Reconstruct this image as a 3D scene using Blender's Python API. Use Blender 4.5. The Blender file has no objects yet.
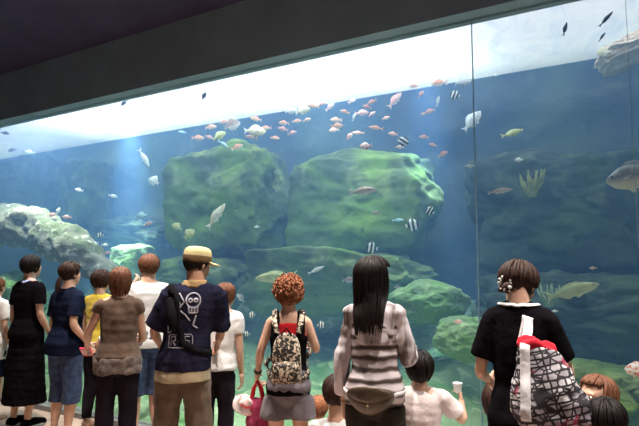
import bpy, bmesh, math, random
from mathutils import Vector, Matrix, Quaternion, noise
from mathutils.bvhtree import BVHTree

SC = bpy.context.scene
COL = SC.collection
# ------------------------------------------------------------------ camera
YAW, PITCH, FPX, CAMZ = math.radians(30.5), math.radians(5.37), 553.0, 1.55
cam_d = bpy.data.cameras.new('camera')
cam = bpy.data.objects.new('camera', cam_d)
COL.objects.link(cam)
cam.location = (0, 0, CAMZ)
cam.rotation_euler = (math.pi / 2 + PITCH, 0, YAW)
cam_d.lens = FPX / 639 * 36
cam_d.sensor_width = 36
cam_d.clip_start = 0.05
SC.camera = cam
# ------------------------------------------------------------------ world, exposure, samples
W = bpy.data.worlds.new('world')
SC.world = W
W.use_nodes = True
W.node_tree.nodes['Background'].inputs[0].default_value = (0.55, 0.6, 0.8, 1)
W.node_tree.nodes['Background'].inputs[1].default_value = 0.012
SC.view_settings.view_transform = 'Standard'
SC.view_settings.look = 'None'
SC.view_settings.gamma = 1
SC.view_settings.exposure = 0.0
SC.view_settings.use_curve_mapping = False
SC.cycles.use_denoising = True
SC.cycles.max_bounces = 8
SC.cycles.diffuse_bounces = 3
SC.cycles.volume_bounces = 1
SC.cycles.transparent_max_bounces = 12
SC.cycles.sample_clamp_indirect = 6
# ------------------------------------------------------------------ lights
GLASS_Y, WALL_Y, SURF_Z, GLASS_TOP, CEIL_Z = 3.8, 7.47, 4.1, 3.29, 3.86


def area_light(name, loc, size, energy, color, rot=(0, 0, 0), spread=180):
    d = bpy.data.lights.new(name, 'AREA')
    d.shape = 'RECTANGLE'
    d.size, d.size_y = size
    d.energy = energy
    d.color = color
    d.spread = math.radians(spread)
    o = bpy.data.objects.new(name, d)
    COL.objects.link(o)
    o.location = loc
    o.rotation_euler = rot
    return o


def spot_light(name, loc, target, energy, color, angle, blend=0.6, radius=0.08):
    d = bpy.data.lights.new(name, 'SPOT')
    d.energy = energy
    d.color = color
    d.spot_size = math.radians(angle)
    d.spot_blend = blend
    d.shadow_soft_size = radius
    o = bpy.data.objects.new(name, d)
    COL.objects.link(o)
    o.location = loc
    o.rotation_euler = (Vector(target) - Vector(loc)).to_track_quat('-Z', 'Y').to_euler()
    return o


# the lit daylight diffuser over the open tank: radiance L -> power = L * pi * area
TANK_X0, TANK_X1 = -15.0, 5.5
SKY_L = 4.6
for sx0, sx1, sl in ((TANK_X0 + .1, -9.5, SKY_L * .4), (-9.5, -1.6, SKY_L), (-1.6, TANK_X1 - .1, SKY_L * .48)):
    LX, LY = sx1 - sx0, WALL_Y - GLASS_Y - 0.1
    area_light('tank_skylight', ((sx0 + sx1) / 2, (WALL_Y + GLASS_Y) / 2 + 0.04, SURF_Z + 0.4), (LX, LY),
               sl * math.pi * LX * LY, (0.90, 0.93, 1.0))
# lamps over the tank: beams that show in the water, then added spots
spot_light('tank_spot', (-7.3, 6.2, SURF_Z + 0.3), (-7.2, 6.2, 0), 9000, (0.75, 0.87, 1.0), 28, 0.9, 0.15)
spot_light('tank_spot', (-2.2, 6.3, SURF_Z + 0.3), (-2.2, 6.3, 0), 2600, (0.5, 0.7, 1.0), 30, 0.9, 0.15)
spot_light('tank_spot', (-3.2, 5.4, SURF_Z + 0.3), (-2.2, 5.4, 0), 700, (0.9, 1.0, 0.95), 60, 0.9, 0.15)  # wide spot added to put greenish light on the tank floor
spot_light('tank_spot', (-7.5, 4.5, SURF_Z + 0.3), (-7.6, 5.0, 1.4), 1200, (1.0, 1.0, 0.9), 60, 0.9, 0.15)  # added to brighten the arching grey rock
# ceiling downlights in the visitors' hall, just above the people
for lx, ly in ((-4.6, 3.0), (-3.2, 2.75), (-1.9, 2.7), (-0.7, 2.55), (0.6, 2.35)):
    spot_light('ceiling_downlight', (lx, ly, CEIL_Z - 0.08), (lx + .05, ly + .25, 0.9), 500, (1.0, 0.90, 0.80), 80, 0.9, 0.06)
area_light('hall_fill', (0.5, -2.2, CEIL_Z - 0.15), (2.5, 1.2), 13, (1.0, 0.86, 0.78), (math.radians(25), 0, 0))  # unseen fill light added behind the camera

# ------------------------------------------------------------------ picture helpers
_F = Vector((-math.sin(YAW) * math.cos(PITCH), math.cos(YAW) * math.cos(PITCH), math.sin(PITCH)))
_R = Vector((math.cos(YAW), math.sin(YAW), 0))
_U = _R.cross(_F)
CAM = Vector((0, 0, CAMZ))


def ray(u, v):
    return _F + _R * ((u - 319.5) / FPX) + _U * ((213 - v) / FPX)


def at_y(u, v, y):
    r = ray(u, v)
    return CAM + r * (y / r.y)


def at_z(u, v, z):
    r = ray(u, v)
    return CAM + r * ((z - CAMZ) / r.z)


def depth_of(p):
    return (Vector(p) - CAM).dot(_F)


# ------------------------------------------------------------------ materials
def mat(name, color, rough=0.8, noise_scale=None, noise_amt=0.15, bump=0.0, bump_scale=None, spec=0.3, sheen=0.0, color2=None, metallic=0.0, lo=.35, hi=.65):
    m = bpy.data.materials.new(name)
    m.use_nodes = True
    nt = m.node_tree
    b = nt.nodes['Principled BSDF']
    b.inputs['Base Color'].default_value = (*color, 1)
    b.inputs['Roughness'].default_value = rough
    b.inputs['Specular IOR Level'].default_value = spec
    b.inputs['Metallic'].default_value = metallic
    if sheen:
        b.inputs['Sheen Weight'].default_value = sheen
    if noise_scale:
        tc = nt.nodes.new('ShaderNodeTexCoord')
        n = nt.nodes.new('ShaderNodeTexNoise')
        n.inputs['Scale'].default_value = noise_scale
        n.inputs['Detail'].default_value = 5
        nt.links.new(tc.outputs['Object'], n.inputs['Vector'])
        r = nt.nodes.new('ShaderNodeValToRGB')
        r.color_ramp.elements[0].position = lo
        r.color_ramp.elements[1].position = hi
        c2 = color2 or tuple(min(1, c * (1 + noise_amt)) for c in color)
        c1 = color if color2 else tuple(c * (1 - noise_amt) for c in color)
        r.color_ramp.elements[0].color = (*c1, 1)
        r.color_ramp.elements[1].color = (*c2, 1)
        nt.links.new(n.outputs['Fac'], r.inputs[0])
        nt.links.new(r.outputs[0], b.inputs['Base Color'])
    if bump:
        tc = nt.nodes.new('ShaderNodeTexCoord')
        n2 = nt.nodes.new('ShaderNodeTexNoise')
        n2.inputs['Scale'].default_value = bump_scale or 30
        n2.inputs['Detail'].default_value = 6
        nt.links.new(tc.outputs['Object'], n2.inputs['Vector'])
        bp = nt.nodes.new('ShaderNodeBump')
        bp.inputs['Strength'].default_value = bump
        bp.inputs['Distance'].default_value = 0.02
        nt.links.new(n2.outputs['Fac'], bp.inputs['Height'])
        nt.links.new(bp.outputs[0], b.inputs['Normal'])
    return m


def rock_mat(name, base, moss, pale, moss_amt=0.5, scale=1.4):
    m = bpy.data.materials.new(name)
    m.use_nodes = True
    nt = m.node_tree
    N, L = nt.nodes, nt.links
    b = N['Principled BSDF']
    b.inputs['Roughness'].default_value = 0.9
    b.inputs['Specular IOR Level'].default_value = 0.15
    tc = N.new('ShaderNodeTexCoord')

    def nz(s, d=6, dist=0.0):
        n = N.new('ShaderNodeTexNoise')
        n.inputs['Scale'].default_value = s
        n.inputs['Detail'].default_value = d
        n.inputs['Distortion'].default_value = dist
        L.new(tc.outputs['Object'], n.inputs['Vector'])
        return n

    def ramp(src, p0, p1):
        r = N.new('ShaderNodeMapRange')
        r.inputs[1].default_value = p0
        r.inputs[2].default_value = p1
        L.new(src, r.inputs[0])
        return r.outputs[0]

    def mix(f, a, c):
        x = N.new('ShaderNodeMix')
        x.data_type = 'RGBA'
        L.new(f, x.inputs[0])
        if isinstance(a, tuple):
            x.inputs[6].default_value = (*a, 1)
        else:
            L.new(a, x.inputs[6])
        x.inputs[7].default_value = (*c, 1)
        return x.outputs[2]
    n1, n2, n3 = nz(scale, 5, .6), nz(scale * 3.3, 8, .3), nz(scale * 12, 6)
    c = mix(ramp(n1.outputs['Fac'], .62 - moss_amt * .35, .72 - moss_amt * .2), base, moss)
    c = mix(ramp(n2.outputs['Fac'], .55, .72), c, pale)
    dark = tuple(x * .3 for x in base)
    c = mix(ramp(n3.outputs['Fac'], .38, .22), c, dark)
    L.new(c, b.inputs['Base Color'])
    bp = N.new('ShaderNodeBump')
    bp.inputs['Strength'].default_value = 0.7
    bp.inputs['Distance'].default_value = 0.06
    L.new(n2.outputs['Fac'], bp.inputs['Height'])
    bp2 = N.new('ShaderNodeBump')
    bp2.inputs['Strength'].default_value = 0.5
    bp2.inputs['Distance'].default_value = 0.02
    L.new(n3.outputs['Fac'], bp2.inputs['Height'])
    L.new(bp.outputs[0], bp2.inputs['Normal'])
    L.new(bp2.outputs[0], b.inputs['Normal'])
    return m


# ------------------------------------------------------------------ mesh helpers
class G:
    """vertices and faces of one mesh"""

    def __init__(self):
        self.v, self.f = [], []

    def add(self, vs, fs):
        o = len(self.v)
        self.v += [Vector(p) for p in vs]
        self.f += [tuple(i + o for i in f) for f in fs]
        return self

    def loft(self, rings, cap=True):
        n = len(rings[0])
        vs = [p for r in rings for p in r]
        fs = []
        for i in range(len(rings) - 1):
            for j in range(n):
                k = (j + 1) % n
                fs.append((i * n + j, i * n + k, (i + 1) * n + k, (i + 1) * n + j))
        if cap:
            fs.append(tuple(range(n))[::-1])
            fs.append(tuple((len(rings) - 1) * n + j for j in range(n)))
        return self.add(vs, fs)

    def tube(self, pts, rad, n=10, flat=1.0, up=None, ends=True):
        """a round (or flattened) tube along pts; rad is one radius or one per point"""
        pts = [Vector(p) for p in pts]
        if not hasattr(rad, '__len__'):
            rad = [rad] * len(pts)
        if ends:
            a = (pts[0] - pts[1]).normalized()
            b = (pts[-1] - pts[-2]).normalized()
            pts = [pts[0] + a * rad[0] * .8, pts[0] + a * rad[0] * .4] + pts + [pts[-1] + b * rad[-1] * .4, pts[-1] + b * rad[-1] * .8]
            rad = [rad[0] * .35, rad[0] * .8] + list(rad) + [rad[-1] * .8, rad[-1] * .35]
        rings = []
        ref = Vector(up) if up else Vector((0, 0, 1))
        t0 = (pts[1] - pts[0]).normalized()
        if abs(t0.dot(ref)) > .95:
            ref = Vector((0, 1, 0)) if abs(t0.y) < .9 else Vector((1, 0, 0))
        x = (ref - t0 * ref.dot(t0)).normalized()
        for i, p in enumerate(pts):
            t = (pts[min(i + 1, len(pts) - 1)] - pts[max(i - 1, 0)])
            t = t.normalized() if t.length > 1e-9 else t0
            x = (x - t * x.dot(t))
            x = x.normalized() if x.length > 1e-6 else t.orthogonal().normalized()
            y = t.cross(x)
            rings.append([p + (x * math.cos(a) * rad[i] * flat + y * math.sin(a) * rad[i]) for a in [2 * math.pi * k / n for k in range(n)]])
        return self.loft(rings)

    def ball(self, c, r, rot=None, seg=16, rings=10, fn=None):
        c = Vector(c)
        if not hasattr(r, '__len__'):
            r = (r, r, r)
        vs, fs = [], []
        for i in range(rings + 1):
            th = math.pi * i / rings
            for j in range(seg):
                ph = 2 * math.pi * j / seg
                d = Vector((math.sin(th) * math.cos(ph), math.sin(th) * math.sin(ph), math.cos(th)))
                s = fn(d) if fn else 1.0
                p = Vector((d.x * r[0], d.y * r[1], d.z * r[2])) * s
                if rot:
                    p = rot @ p
                vs.append(c + p)
        for i in range(rings):
            for j in range(seg):
                k = (j + 1) % seg
                fs.append((i * seg + j, (i + 1) * seg + j, (i + 1) * seg + k, i * seg + k))
        return self.add(vs, fs)

    def box(self, c, s, rot=None):
        c = Vector(c)
        vs = []
        for dx in (-.5, .5):
            for dy in (-.5, .5):
                for dz in (-.5, .5):
                    p = Vector((dx * s[0], dy * s[1], dz * s[2]))
                    vs.append(c + (rot @ p if rot else p))
        return self.add(vs, [(0, 1, 3, 2), (4, 6, 7, 5), (0, 4, 5, 1), (2, 3, 7, 6), (0, 2, 6, 4), (1, 5, 7, 3)])

    def xf(self, fn):
        self.v = [Vector(fn(p)) for p in self.v]
        return self

    def join(self, g):
        return self.add(g.v, g.f)

    def mesh(self, name, weld=True):
        me = bpy.data.meshes.new(name)
        me.from_pydata([tuple(p) for p in self.v], [], self.f)
        bm = bmesh.new()
        bm.from_mesh(me)
        if weld:
            bmesh.ops.remove_doubles(bm, verts=bm.verts, dist=1e-5)
        bmesh.ops.recalc_face_normals(bm, faces=bm.faces)
        bm.to_mesh(me)
        bm.free()
        return me


def remeshed(g, voxel, smooth=2, push=None):
    """one continuous surface around everything in g"""
    me = g.mesh('tmp')
    o = bpy.data.objects.new('tmp', me)
    COL.objects.link(o)
    m = o.modifiers.new('r', 'REMESH')
    m.mode = 'VOXEL'
    m.voxel_size = voxel
    s = o.modifiers.new('s', 'SMOOTH')
    s.iterations = smooth
    s.factor = .5
    dg = bpy.context.evaluated_depsgraph_get()
    me2 = bpy.data.meshes.new_from_object(o.evaluated_get(dg))
    bpy.data.objects.remove(o)
    out = G()
    out.v = [v.co.copy() for v in me2.vertices]
    if push:
        out.v = [push(p, v.normal) for p, v in zip(out.v, me2.vertices)]
    out.f = [tuple(p.vertices) for p in me2.polygons]
    bpy.data.meshes.remove(me2)
    return out


def put(name, g, m, parent=None, smooth=True, label=None, weld=True, loc=None, rot=None):
    me = g.mesh(name, weld) if isinstance(g, G) else g
    me.name = name
    if smooth:
        me.polygons.foreach_set('use_smooth', [True] * len(me.polygons))
    if not me.materials:
        me.materials.append(m)
    o = bpy.data.objects.new(name, me)
    COL.objects.link(o)
    if parent:
        o.parent = parent
    if loc is not None:
        o.location = loc
    if rot is not None:
        o.rotation_euler = rot
    if label:
        o['label'] = label
    return o


def tag(o, label=None, cat=None, group=None, kind=None):
    if label:
        o['label'] = label
    if cat:
        o['category'] = cat
    if group:
        o['group'] = group
    if kind:
        o['kind'] = kind
    return o


def empty(name, loc, rz=0):
    o = bpy.data.objects.new(name, None)
    COL.objects.link(o)
    o.location = loc
    o.rotation_euler = (0, 0, rz)
    o.empty_display_size = .1
    return o


# ------------------------------------------------------------------ the hall
HX0, HX1, HY0 = -16.0, 7.0, -4.0
M_ceiling = mat('ceiling_paint', (0.075, 0.065, 0.14), .9, 3, .12)
M_fascia = mat('fascia_paint', (0.30, 0.42, 0.50), .85, 2, .1)
M_dark = mat('dark_wall_paint', (0.05, 0.045, 0.05), .9, 2, .1)
M_floor = mat('hall_floor_stone', (0.50, 0.36, 0.29), .55, 6, .18, .1, 40)


def slab(name, lo, hi, m, label=None):
    g = G()
    lo, hi = Vector(lo), Vector(hi)
    g.box((lo + hi) / 2, hi - lo)
    o = put(name, g, m, smooth=False)
    return tag(o, label, None, None, 'structure')


slab('floor', (HX0, HY0, -.2), (HX1, GLASS_Y, 0), M_floor, 'pinkish stone floor of the viewing hall')
slab('ceiling', (HX0, HY0, CEIL_Z), (HX1, GLASS_Y - .12, CEIL_Z + .2), M_ceiling, 'dark purple black ceiling of the hall')
slab('trim_1', (HX0, GLASS_Y - .12, GLASS_TOP), (HX1, GLASS_Y + .1, SURF_Z + .9), M_fascia, 'dark grey fascia above the tank window')
slab('wall_back', (HX0, HY0 - .2, -.2), (HX1, HY0, CEIL_Z + .2), M_dark)
slab('wall_left', (HX0 - .2, HY0, -.2), (HX0, GLASS_Y + .1, CEIL_Z + .2), M_dark)
slab('wall_right', (HX1, HY0, -.2), (HX1 + .2, GLASS_Y + .1, CEIL_Z + .2), M_dark)
slab('trim_2', (HX0, GLASS_Y - .06, 0), (HX1, GLASS_Y + .1, .05), mat('window_sill_steel', (.25, .25, .25), .5), 'low sill under the tank window')
slab('wall_pier_left', (HX0, GLASS_Y, 0), (TANK_X0, GLASS_Y + .1, GLASS_TOP), M_dark)
slab('wall_pier_right', (TANK_X1, GLASS_Y, 0), (HX1, GLASS_Y + .1, GLASS_TOP), M_dark)

# acrylic window panels with clear joints
M_glass = bpy.data.materials.new('clear_acrylic')
M_glass.use_nodes = True
nt = M_glass.node_tree
nt.nodes.clear()
tb = nt.nodes.new('ShaderNodeBsdfTransparent')
tb.inputs[0].default_value = (0.985, 0.995, 1.0, 1)
out = nt.nodes.new('ShaderNodeOutputMaterial')
nt.links.new(tb.outputs[0], out.inputs['Surface'])
seam_x = [at_y(476, 213, GLASS_Y).x]
seam_w = at_y(637, 213, GLASS_Y).x - seam_x[0]
seam_x = [TANK_X0] + [seam_x[0] + seam_w * k for k in (0, 1)] + [TANK_X1]
seam_x = sorted(x for x in set(seam_x) if TANK_X0 <= x <= TANK_X1)
for i in range(len(seam_x) - 1):
    slab('window_%d' % (i + 1), (seam_x[i] + .0011, GLASS_Y, .05), (seam_x[i + 1] - .0011, GLASS_Y + .04, GLASS_TOP), M_glass, 'clear acrylic window panel of the tank')
M_joint = mat('acrylic_joint', (.18, .28, .36), .3)
for i, x in enumerate(seam_x[1:-1]):
    slab('trim_%d' % (i + 3), (x - .0011, GLASS_Y + .0, .05), (x + .0011, GLASS_Y + .03, GLASS_TOP), M_joint, 'thin vertical joint between window panels')

# ------------------------------------------------------------------ the tank
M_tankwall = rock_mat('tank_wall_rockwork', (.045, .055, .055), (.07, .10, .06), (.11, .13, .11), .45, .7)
g = G()
nx, nz_ = 240, 56
vs, fs = [], []
for i in range(nx + 1):
    for j in range(nz_ + 1):
        x = TANK_X0 + (TANK_X1 - TANK_X0) * i / nx
        z = -.6 + (SURF_Z + .2 + .6) * j / nz_
        q = Vector((x * .55, z * .9, 4.4))
        r_ = noise.noise(q) * .9 + noise.noise(q * 2.7) * .4 + noise.noise(q * 7) * .12
        blocky = max(0, r_ + .28)
        fade = min(1, max(0, (SURF_Z - .1 - z) / .5))
        vs.append((x, WALL_Y - .34 * min(1.3, blocky) * fade, z))
for i in range(nx):
    for j in range(nz_):
        a = i * (nz_ + 1) + j
        fs.append((a, a + nz_ + 1, a + nz_ + 2, a + 1))
g.add(vs, fs)
g.box(((TANK_X0 + TANK_X1) / 2, WALL_Y + .11, SURF_Z / 2), (TANK_X1 - TANK_X0, .2, SURF_Z + 1.6))
tag(put('wall_far', g, M_tankwall), 'dark rockwork far wall of the tank', None, None, 'structure')
slab('wall_tank_left', (TANK_X0 - .2, GLASS_Y + .1, -.6), (TANK_X0, WALL_Y + .2, SURF_Z + .9), M_tankwall)
slab('wall_tank_right', (TANK_X1, GLASS_Y + .1, -.6), (TANK_X1 + .2, WALL_Y + .2, SURF_Z + .9), M_tankwall)

# water body: absorbs red, scatters blue
M_water = bpy.data.materials.new('tank_water')
M_water.use_nodes = True
nt = M_water.node_tree
nt.nodes.clear()
out = nt.nodes.new('ShaderNodeOutputMaterial')
ab = nt.nodes.new('ShaderNodeVolumeAbsorption')
ab.inputs['Color'].default_value = (0.42, 0.76, 0.76, 1)
ab.inputs['Density'].default_value = 0.12
sca = nt.nodes.new('ShaderNodeVolumeScatter')
sca.inputs['Color'].default_value = (0.22, 0.45, 0.98, 1)
sca.inputs['Density'].default_value = 0.125
ad = nt.nodes.new('ShaderNodeAddShader')
nt.links.new(ab.outputs[0], ad.inputs[0])
nt.links.new(sca.outputs[0], ad.inputs[1])
nt.links.new(ad.outputs[0], out.inputs['Volume'])
g = G().box(((TANK_X0 + TANK_X1) / 2, (GLASS_Y + .045 + WALL_Y - .002) / 2, (SURF_Z - .01 - .5) / 2), (TANK_X1 - TANK_X0 - .02, WALL_Y - GLASS_Y - .047, SURF_Z - .01 + .5))
o = put('water', g, M_water, smooth=False)
tag(o, 'blue green tank water behind the window', None, None, 'structure')

# rippled underside of the water surface
M_surf = bpy.data.materials.new('water_surface')
M_surf.use_nodes = True
nt = M_surf.node_tree
nt.nodes.clear()
N, L = nt.nodes, nt.links
out = N.new('ShaderNodeOutputMaterial')
tc = N.new('ShaderNodeTexCoord')
mp = N.new('ShaderNodeMapping')
mp.inputs['Scale'].default_value = (1.3, 0.8, 1)
mp.inputs['Rotation'].default_value = (0, 0, .5)
L.new(tc.outputs['Object'], mp.inputs[0])
nz = N.new('ShaderNodeTexNoise')
nz.inputs['Scale'].default_value = 2.2
nz.inputs['Detail'].default_value = 7
nz.inputs['Distortion'].default_value = 1.2
L.new(mp.outputs[0], nz.inputs['Vector'])
cr = N.new('ShaderNodeValToRGB')
cr.color_ramp.elements[0].position = .36
cr.color_ramp.elements[0].color = (.80, .84, .95, 1)
cr.color_ramp.elements[1].position = .56
cr.color_ramp.elements[1].color = (.97, .97, 1, 1)
L.new(nz.outputs['Fac'], cr.inputs[0])
tr = N.new('ShaderNodeBsdfTransparent')
L.new(cr.outputs[0], tr.inputs[0])
gl = N.new('ShaderNodeBsdfGlossy')
gl.inputs['Roughness'].default_value = .25
bp = N.new('ShaderNodeBump')
bp.inputs['Strength'].default_value = .6
bp.inputs['Distance'].default_value = .1
L.new(nz.outputs['Fac'], bp.inputs['Height'])
L.new(bp.outputs[0], gl.inputs['Normal'])
tl = N.new('ShaderNodeBsdfTranslucent')
L.new(cr.outputs[0], tl.inputs[0])
L.new(bp.outputs[0], tl.inputs['Normal'])
mt = N.new('ShaderNodeMixShader')
mt.inputs[0].default_value = .48
L.new(tr.outputs[0], mt.inputs[1])
L.new(tl.outputs[0], mt.inputs[2])
mx = N.new('ShaderNodeMixShader')
mx.inputs[0].default_value = .05
L.new(mt.outputs[0], mx.inputs[1])
L.new(gl.outputs[0], mx.inputs[2])
L.new(mx.outputs[0], out.inputs['Surface'])
g = G()
nx, ny = 60, 14
vs, fs = [], []
for i in range(nx + 1):
    for j in range(ny + 1):
        vs.append((TANK_X0 + (TANK_X1 - TANK_X0) * i / nx, GLASS_Y + .1 + (WALL_Y - GLASS_Y - .1) * j / ny, SURF_Z))
for i in range(nx):
    for j in range(ny):
        a = i * (ny + 1) + j
        fs.append((a, a + 1, a + ny + 2, a + ny + 1))
g.add(vs, fs)
o = put('water_surface', g, M_surf)
tag(o, 'bright rippled underside of the water surface', None, None, 'structure')

# sandy tank floor that rises to the back
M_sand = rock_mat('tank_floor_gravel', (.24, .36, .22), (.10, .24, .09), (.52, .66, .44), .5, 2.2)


def floor_z(x, y):
    t = (y - GLASS_Y) / (WALL_Y - GLASS_Y)
    m1 = abs(noise.noise(Vector((x * .8, y * 1.1, 3))))
    return .02 + .95 * t ** 1.3 + (.42 * m1 + .10 * noise.noise(Vector((x * 2.2, y * 2.2, 9))) + .05 * noise.noise(Vector((x * 5.2, y * 5.2, 9)))) * min(1, t * 4)


g = G()
nx, ny = 260, 50
vs, fs = [], []
for i in range(nx + 1):
    for j in range(ny + 1):
        x = TANK_X0 + .02 + (TANK_X1 - TANK_X0 - .04) * i / nx
        y = GLASS_Y + .06 + (WALL_Y - GLASS_Y - .07) * j / ny
        vs.append((x, y, floor_z(x, y)))
for i in range(nx):
    for j in range(ny):
        a = i * (ny + 1) + j
        fs.append((a, a + ny + 1, a + ny + 2, a + 1))
g.add(vs, fs)
o = put('ground_tank', g, M_sand)
tag(o, 'pale green gravel floor of the tank', None, None, 'structure')

# ------------------------------------------------------------------ rocks
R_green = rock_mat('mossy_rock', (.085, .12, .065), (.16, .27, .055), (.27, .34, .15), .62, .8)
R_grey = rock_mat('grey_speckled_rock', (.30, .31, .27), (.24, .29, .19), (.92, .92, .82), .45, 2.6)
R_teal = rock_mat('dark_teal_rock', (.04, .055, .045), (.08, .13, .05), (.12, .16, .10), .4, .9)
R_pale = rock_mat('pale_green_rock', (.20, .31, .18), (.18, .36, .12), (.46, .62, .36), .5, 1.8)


def boulder(c, r, seed, m, label, name='rock', rough=.32, sub=6, cut=None, rot=0, ridge=.5, block=.42):
    me = bpy.data.meshes.new(name)
    bm = bmesh.new()
    bmesh.ops.create_icosphere(bm, subdivisions=sub, radius=1)
    off = Vector((seed * 7.31, seed * 3.17, seed * 1.73))
    for v in bm.verts:
        p = v.co.normalized()
        # blocky: pull towards a rounded box
        b = max(abs(p.x), abs(p.y), abs(p.z))
        q = p.lerp(p / b, block)
        n1 = noise.noise(p * 1.3 + off)
        n2 = noise.noise(p * 3.1 + off)
        n3 = noise.noise(p * 7.5 + off)
        n4 = 1 - abs(noise.noise(p * 2.3 + off * 2)) * 2
        s = 1 + rough * (n1 * .9 + n2 * .45 + n3 * .16) + rough * ridge * (n4 - .6) * .5
        s += rough * (.10 * noise.noise(p * 15 + off) + .22 * max(0, abs(noise.noise(Vector((p.x * 1.6, p.y * 1.6, p.z * 4.2)) + off * 3)) * -2.2 + .35) * -1.6)
        q = q * s
        v.co = (q.x * r[0], q.y * r[1], q.z * r[2])
    if rot:
        bmesh.ops.rotate(bm, verts=bm.verts, cent=(0, 0, 0), matrix=Matrix.Rotation(rot, 3, 'Y'))
    bm.to_mesh(me)
    bm.free()
    o = put(name, me, m, loc=c)
    return tag(o, label, 'rock')


def rock_px(u, v, y, w, h, th, seed, m, label, **k):
    """a boulder whose outline is about w x h pixels around (u, v), standing at distance y behind the hall line"""
    c = at_y(u, v, y)
    d = depth_of(c)
    return boulder(c, (w / 2 / FPX * d / math.cos(YAW) * .95, th, h / 2 / FPX * d), seed, m, label, **k)


rock_px(228, 202, 6.35, 118, 108, .5, 1, R_green, 'broad mossy rock face left of the dark cleft', rough=.2, block=.7)
rock_px(360, 206, 6.4, 142, 104, .45, 2, R_green, 'long rounded mossy rock right of the dark cleft', rough=.17, block=.55)
rock_px(330, 282, 5.95, 165, 66, .45, 3, R_green, 'low mossy rock under the long rounded rock', rough=.25, block=.6)
rock_px(205, 284, 6.0, 90, 56, .4, 31, R_green, 'low mossy rock behind the khaki cap', rough=.25, block=.5)
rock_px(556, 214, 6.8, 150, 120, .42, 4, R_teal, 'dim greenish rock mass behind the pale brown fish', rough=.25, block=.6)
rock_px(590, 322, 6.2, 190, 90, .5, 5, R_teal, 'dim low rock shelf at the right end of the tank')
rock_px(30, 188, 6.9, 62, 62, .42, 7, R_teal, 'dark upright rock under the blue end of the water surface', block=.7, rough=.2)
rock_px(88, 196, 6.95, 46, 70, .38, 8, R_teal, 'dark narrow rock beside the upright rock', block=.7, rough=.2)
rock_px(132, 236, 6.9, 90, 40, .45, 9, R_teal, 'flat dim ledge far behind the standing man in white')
rock_px(134, 266, 6.2, 40, 44, .3, 10, R_pale, 'small square pale block in front of the dim ledge', rough=.1)
rock_px(430, 303, 5.5, 66, 44, .38, 12, R_pale, 'pale green dome shaped rock', rough=.2, block=.1)
rock_px(464, 338, 4.9, 52, 44, .3, 13, R_pale, 'pale rock in front of the dome shaped rock', rough=.22, block=.1)
rock_px(8, 300, 4.9, 70, 56, .35, 15, R_pale, 'mossy rock under the arch rock')
rock_px(570, 390, 4.9, 120, 60, .4, 19, R_green, 'mossy rock behind the two small children')
rock_px(630, 50, 6.2, 52, 22, .3, 20, mat('sand_coloured_rock', (.85, .70, .60), .9, 6, .2, .5, 12), 'sand coloured rock touching the water surface', rot=-.3)
# the arching grey rock at the left
pts = [(-60, 235, 22), (-25, 226, 22), (10, 224, 21), (38, 229, 20), (62, 241, 19), (84, 256, 17), (102, 274, 15), (116, 296, 15), (126, 326, 20)]
g = G()
P, Rr = [], []
for u, v, r in pts:
    p = at_y(u, v, 4.95)
    P.append(p)
    Rr.append(r / FPX * depth_of(p))
c0 = at_y(40, 240, 4.95)
g.tube([p - c0 for p in P], Rr, n=24)
g = remeshed(g, .035, 3, lambda p, n: p + n * (.10 * noise.noise(p * 2.6) + .05 * noise.noise(p * 7) + .02 * noise.noise(p * 19)))
o = put('rock', g, R_grey, loc=c0)
tag(o, 'grey speckled rock arching over a dark hollow', 'rock')


# ------------------------------------------------------------------ people
def skin(name, c):
    m = mat(name, c, .5, 14, .10, .08, 60, spec=.35)
    b = m.node_tree.nodes['Principled BSDF']
    b.inputs['Subsurface Weight'].default_value = .08
    b.inputs['Subsurface Radius'].default_value = (.02, .008, .004)
    return m


def cloth(name, c, amt=.12, **k):
    return mat(name, c, .95, k.pop('ns', 9), amt, k.pop('bump', .35), k.pop('bs', 22), spec=.15 if max(c) > .1 else .04, sheen=.1 if max(c) > .1 else 0, **k)


def hairm(name, c, c2):
    m = mat(name, c, .55, 60, .2, .10, 160, spec=.20, color2=c2)
    return m


S_light = skin('light_skin', (.66, .40, .29))
S_tan = skin('tan_skin', (.50, .28, .19))
H_black = hairm('black_hair', (.004, .0025, .003), (.012, .007, .006))
H_dark = hairm('dark_brown_hair', (.014, .007, .006), (.055, .024, .016))
H_brown = hairm('brown_hair', (.09, .035, .02), (.20, .085, .045))
H_auburn = hairm('auburn_hair', (.16, .05, .025), (.42, .17, .08))
M_eye = mat('eye_white', (.8, .78, .75), .3)
M_pupil = mat('pupil', (.02, .015, .012), .2)
M_lip = mat('lips', (.45, .16, .14), .5)

FEM = [(.455, .045, .050, 0), (.49, .086, .066, -.004), (.53, .097, .072, -.008), (.58, .086, .062, -.004), (.62, .072, .052, 0), (.68, .078, .056, 0),
       (.74, .086, .064, .006), (.78, .088, .054, .002), (.805, .082, .044, -.004), (.825, .058, .036, -.006), (.845, .036, .034, -.004), (.875, .030, .032, 0), (.905, .030, .032, .006)]
MAL = [(.455, .045, .050, 0), (.49, .084, .064, -.004), (.53, .090, .068, -.006), (.58, .084, .062, -.002), (.62, .080, .058, 0), (.68, .086, .061, 0),
       (.74, .096, .067, .003), (.78, .100, .060, 0), (.805, .096, .050, -.004), (.825, .070, .040, -.006), (.845, .042, .038, -.004), (.875, .036, .036, 0), (.905, .036, .036, .006)]


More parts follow.
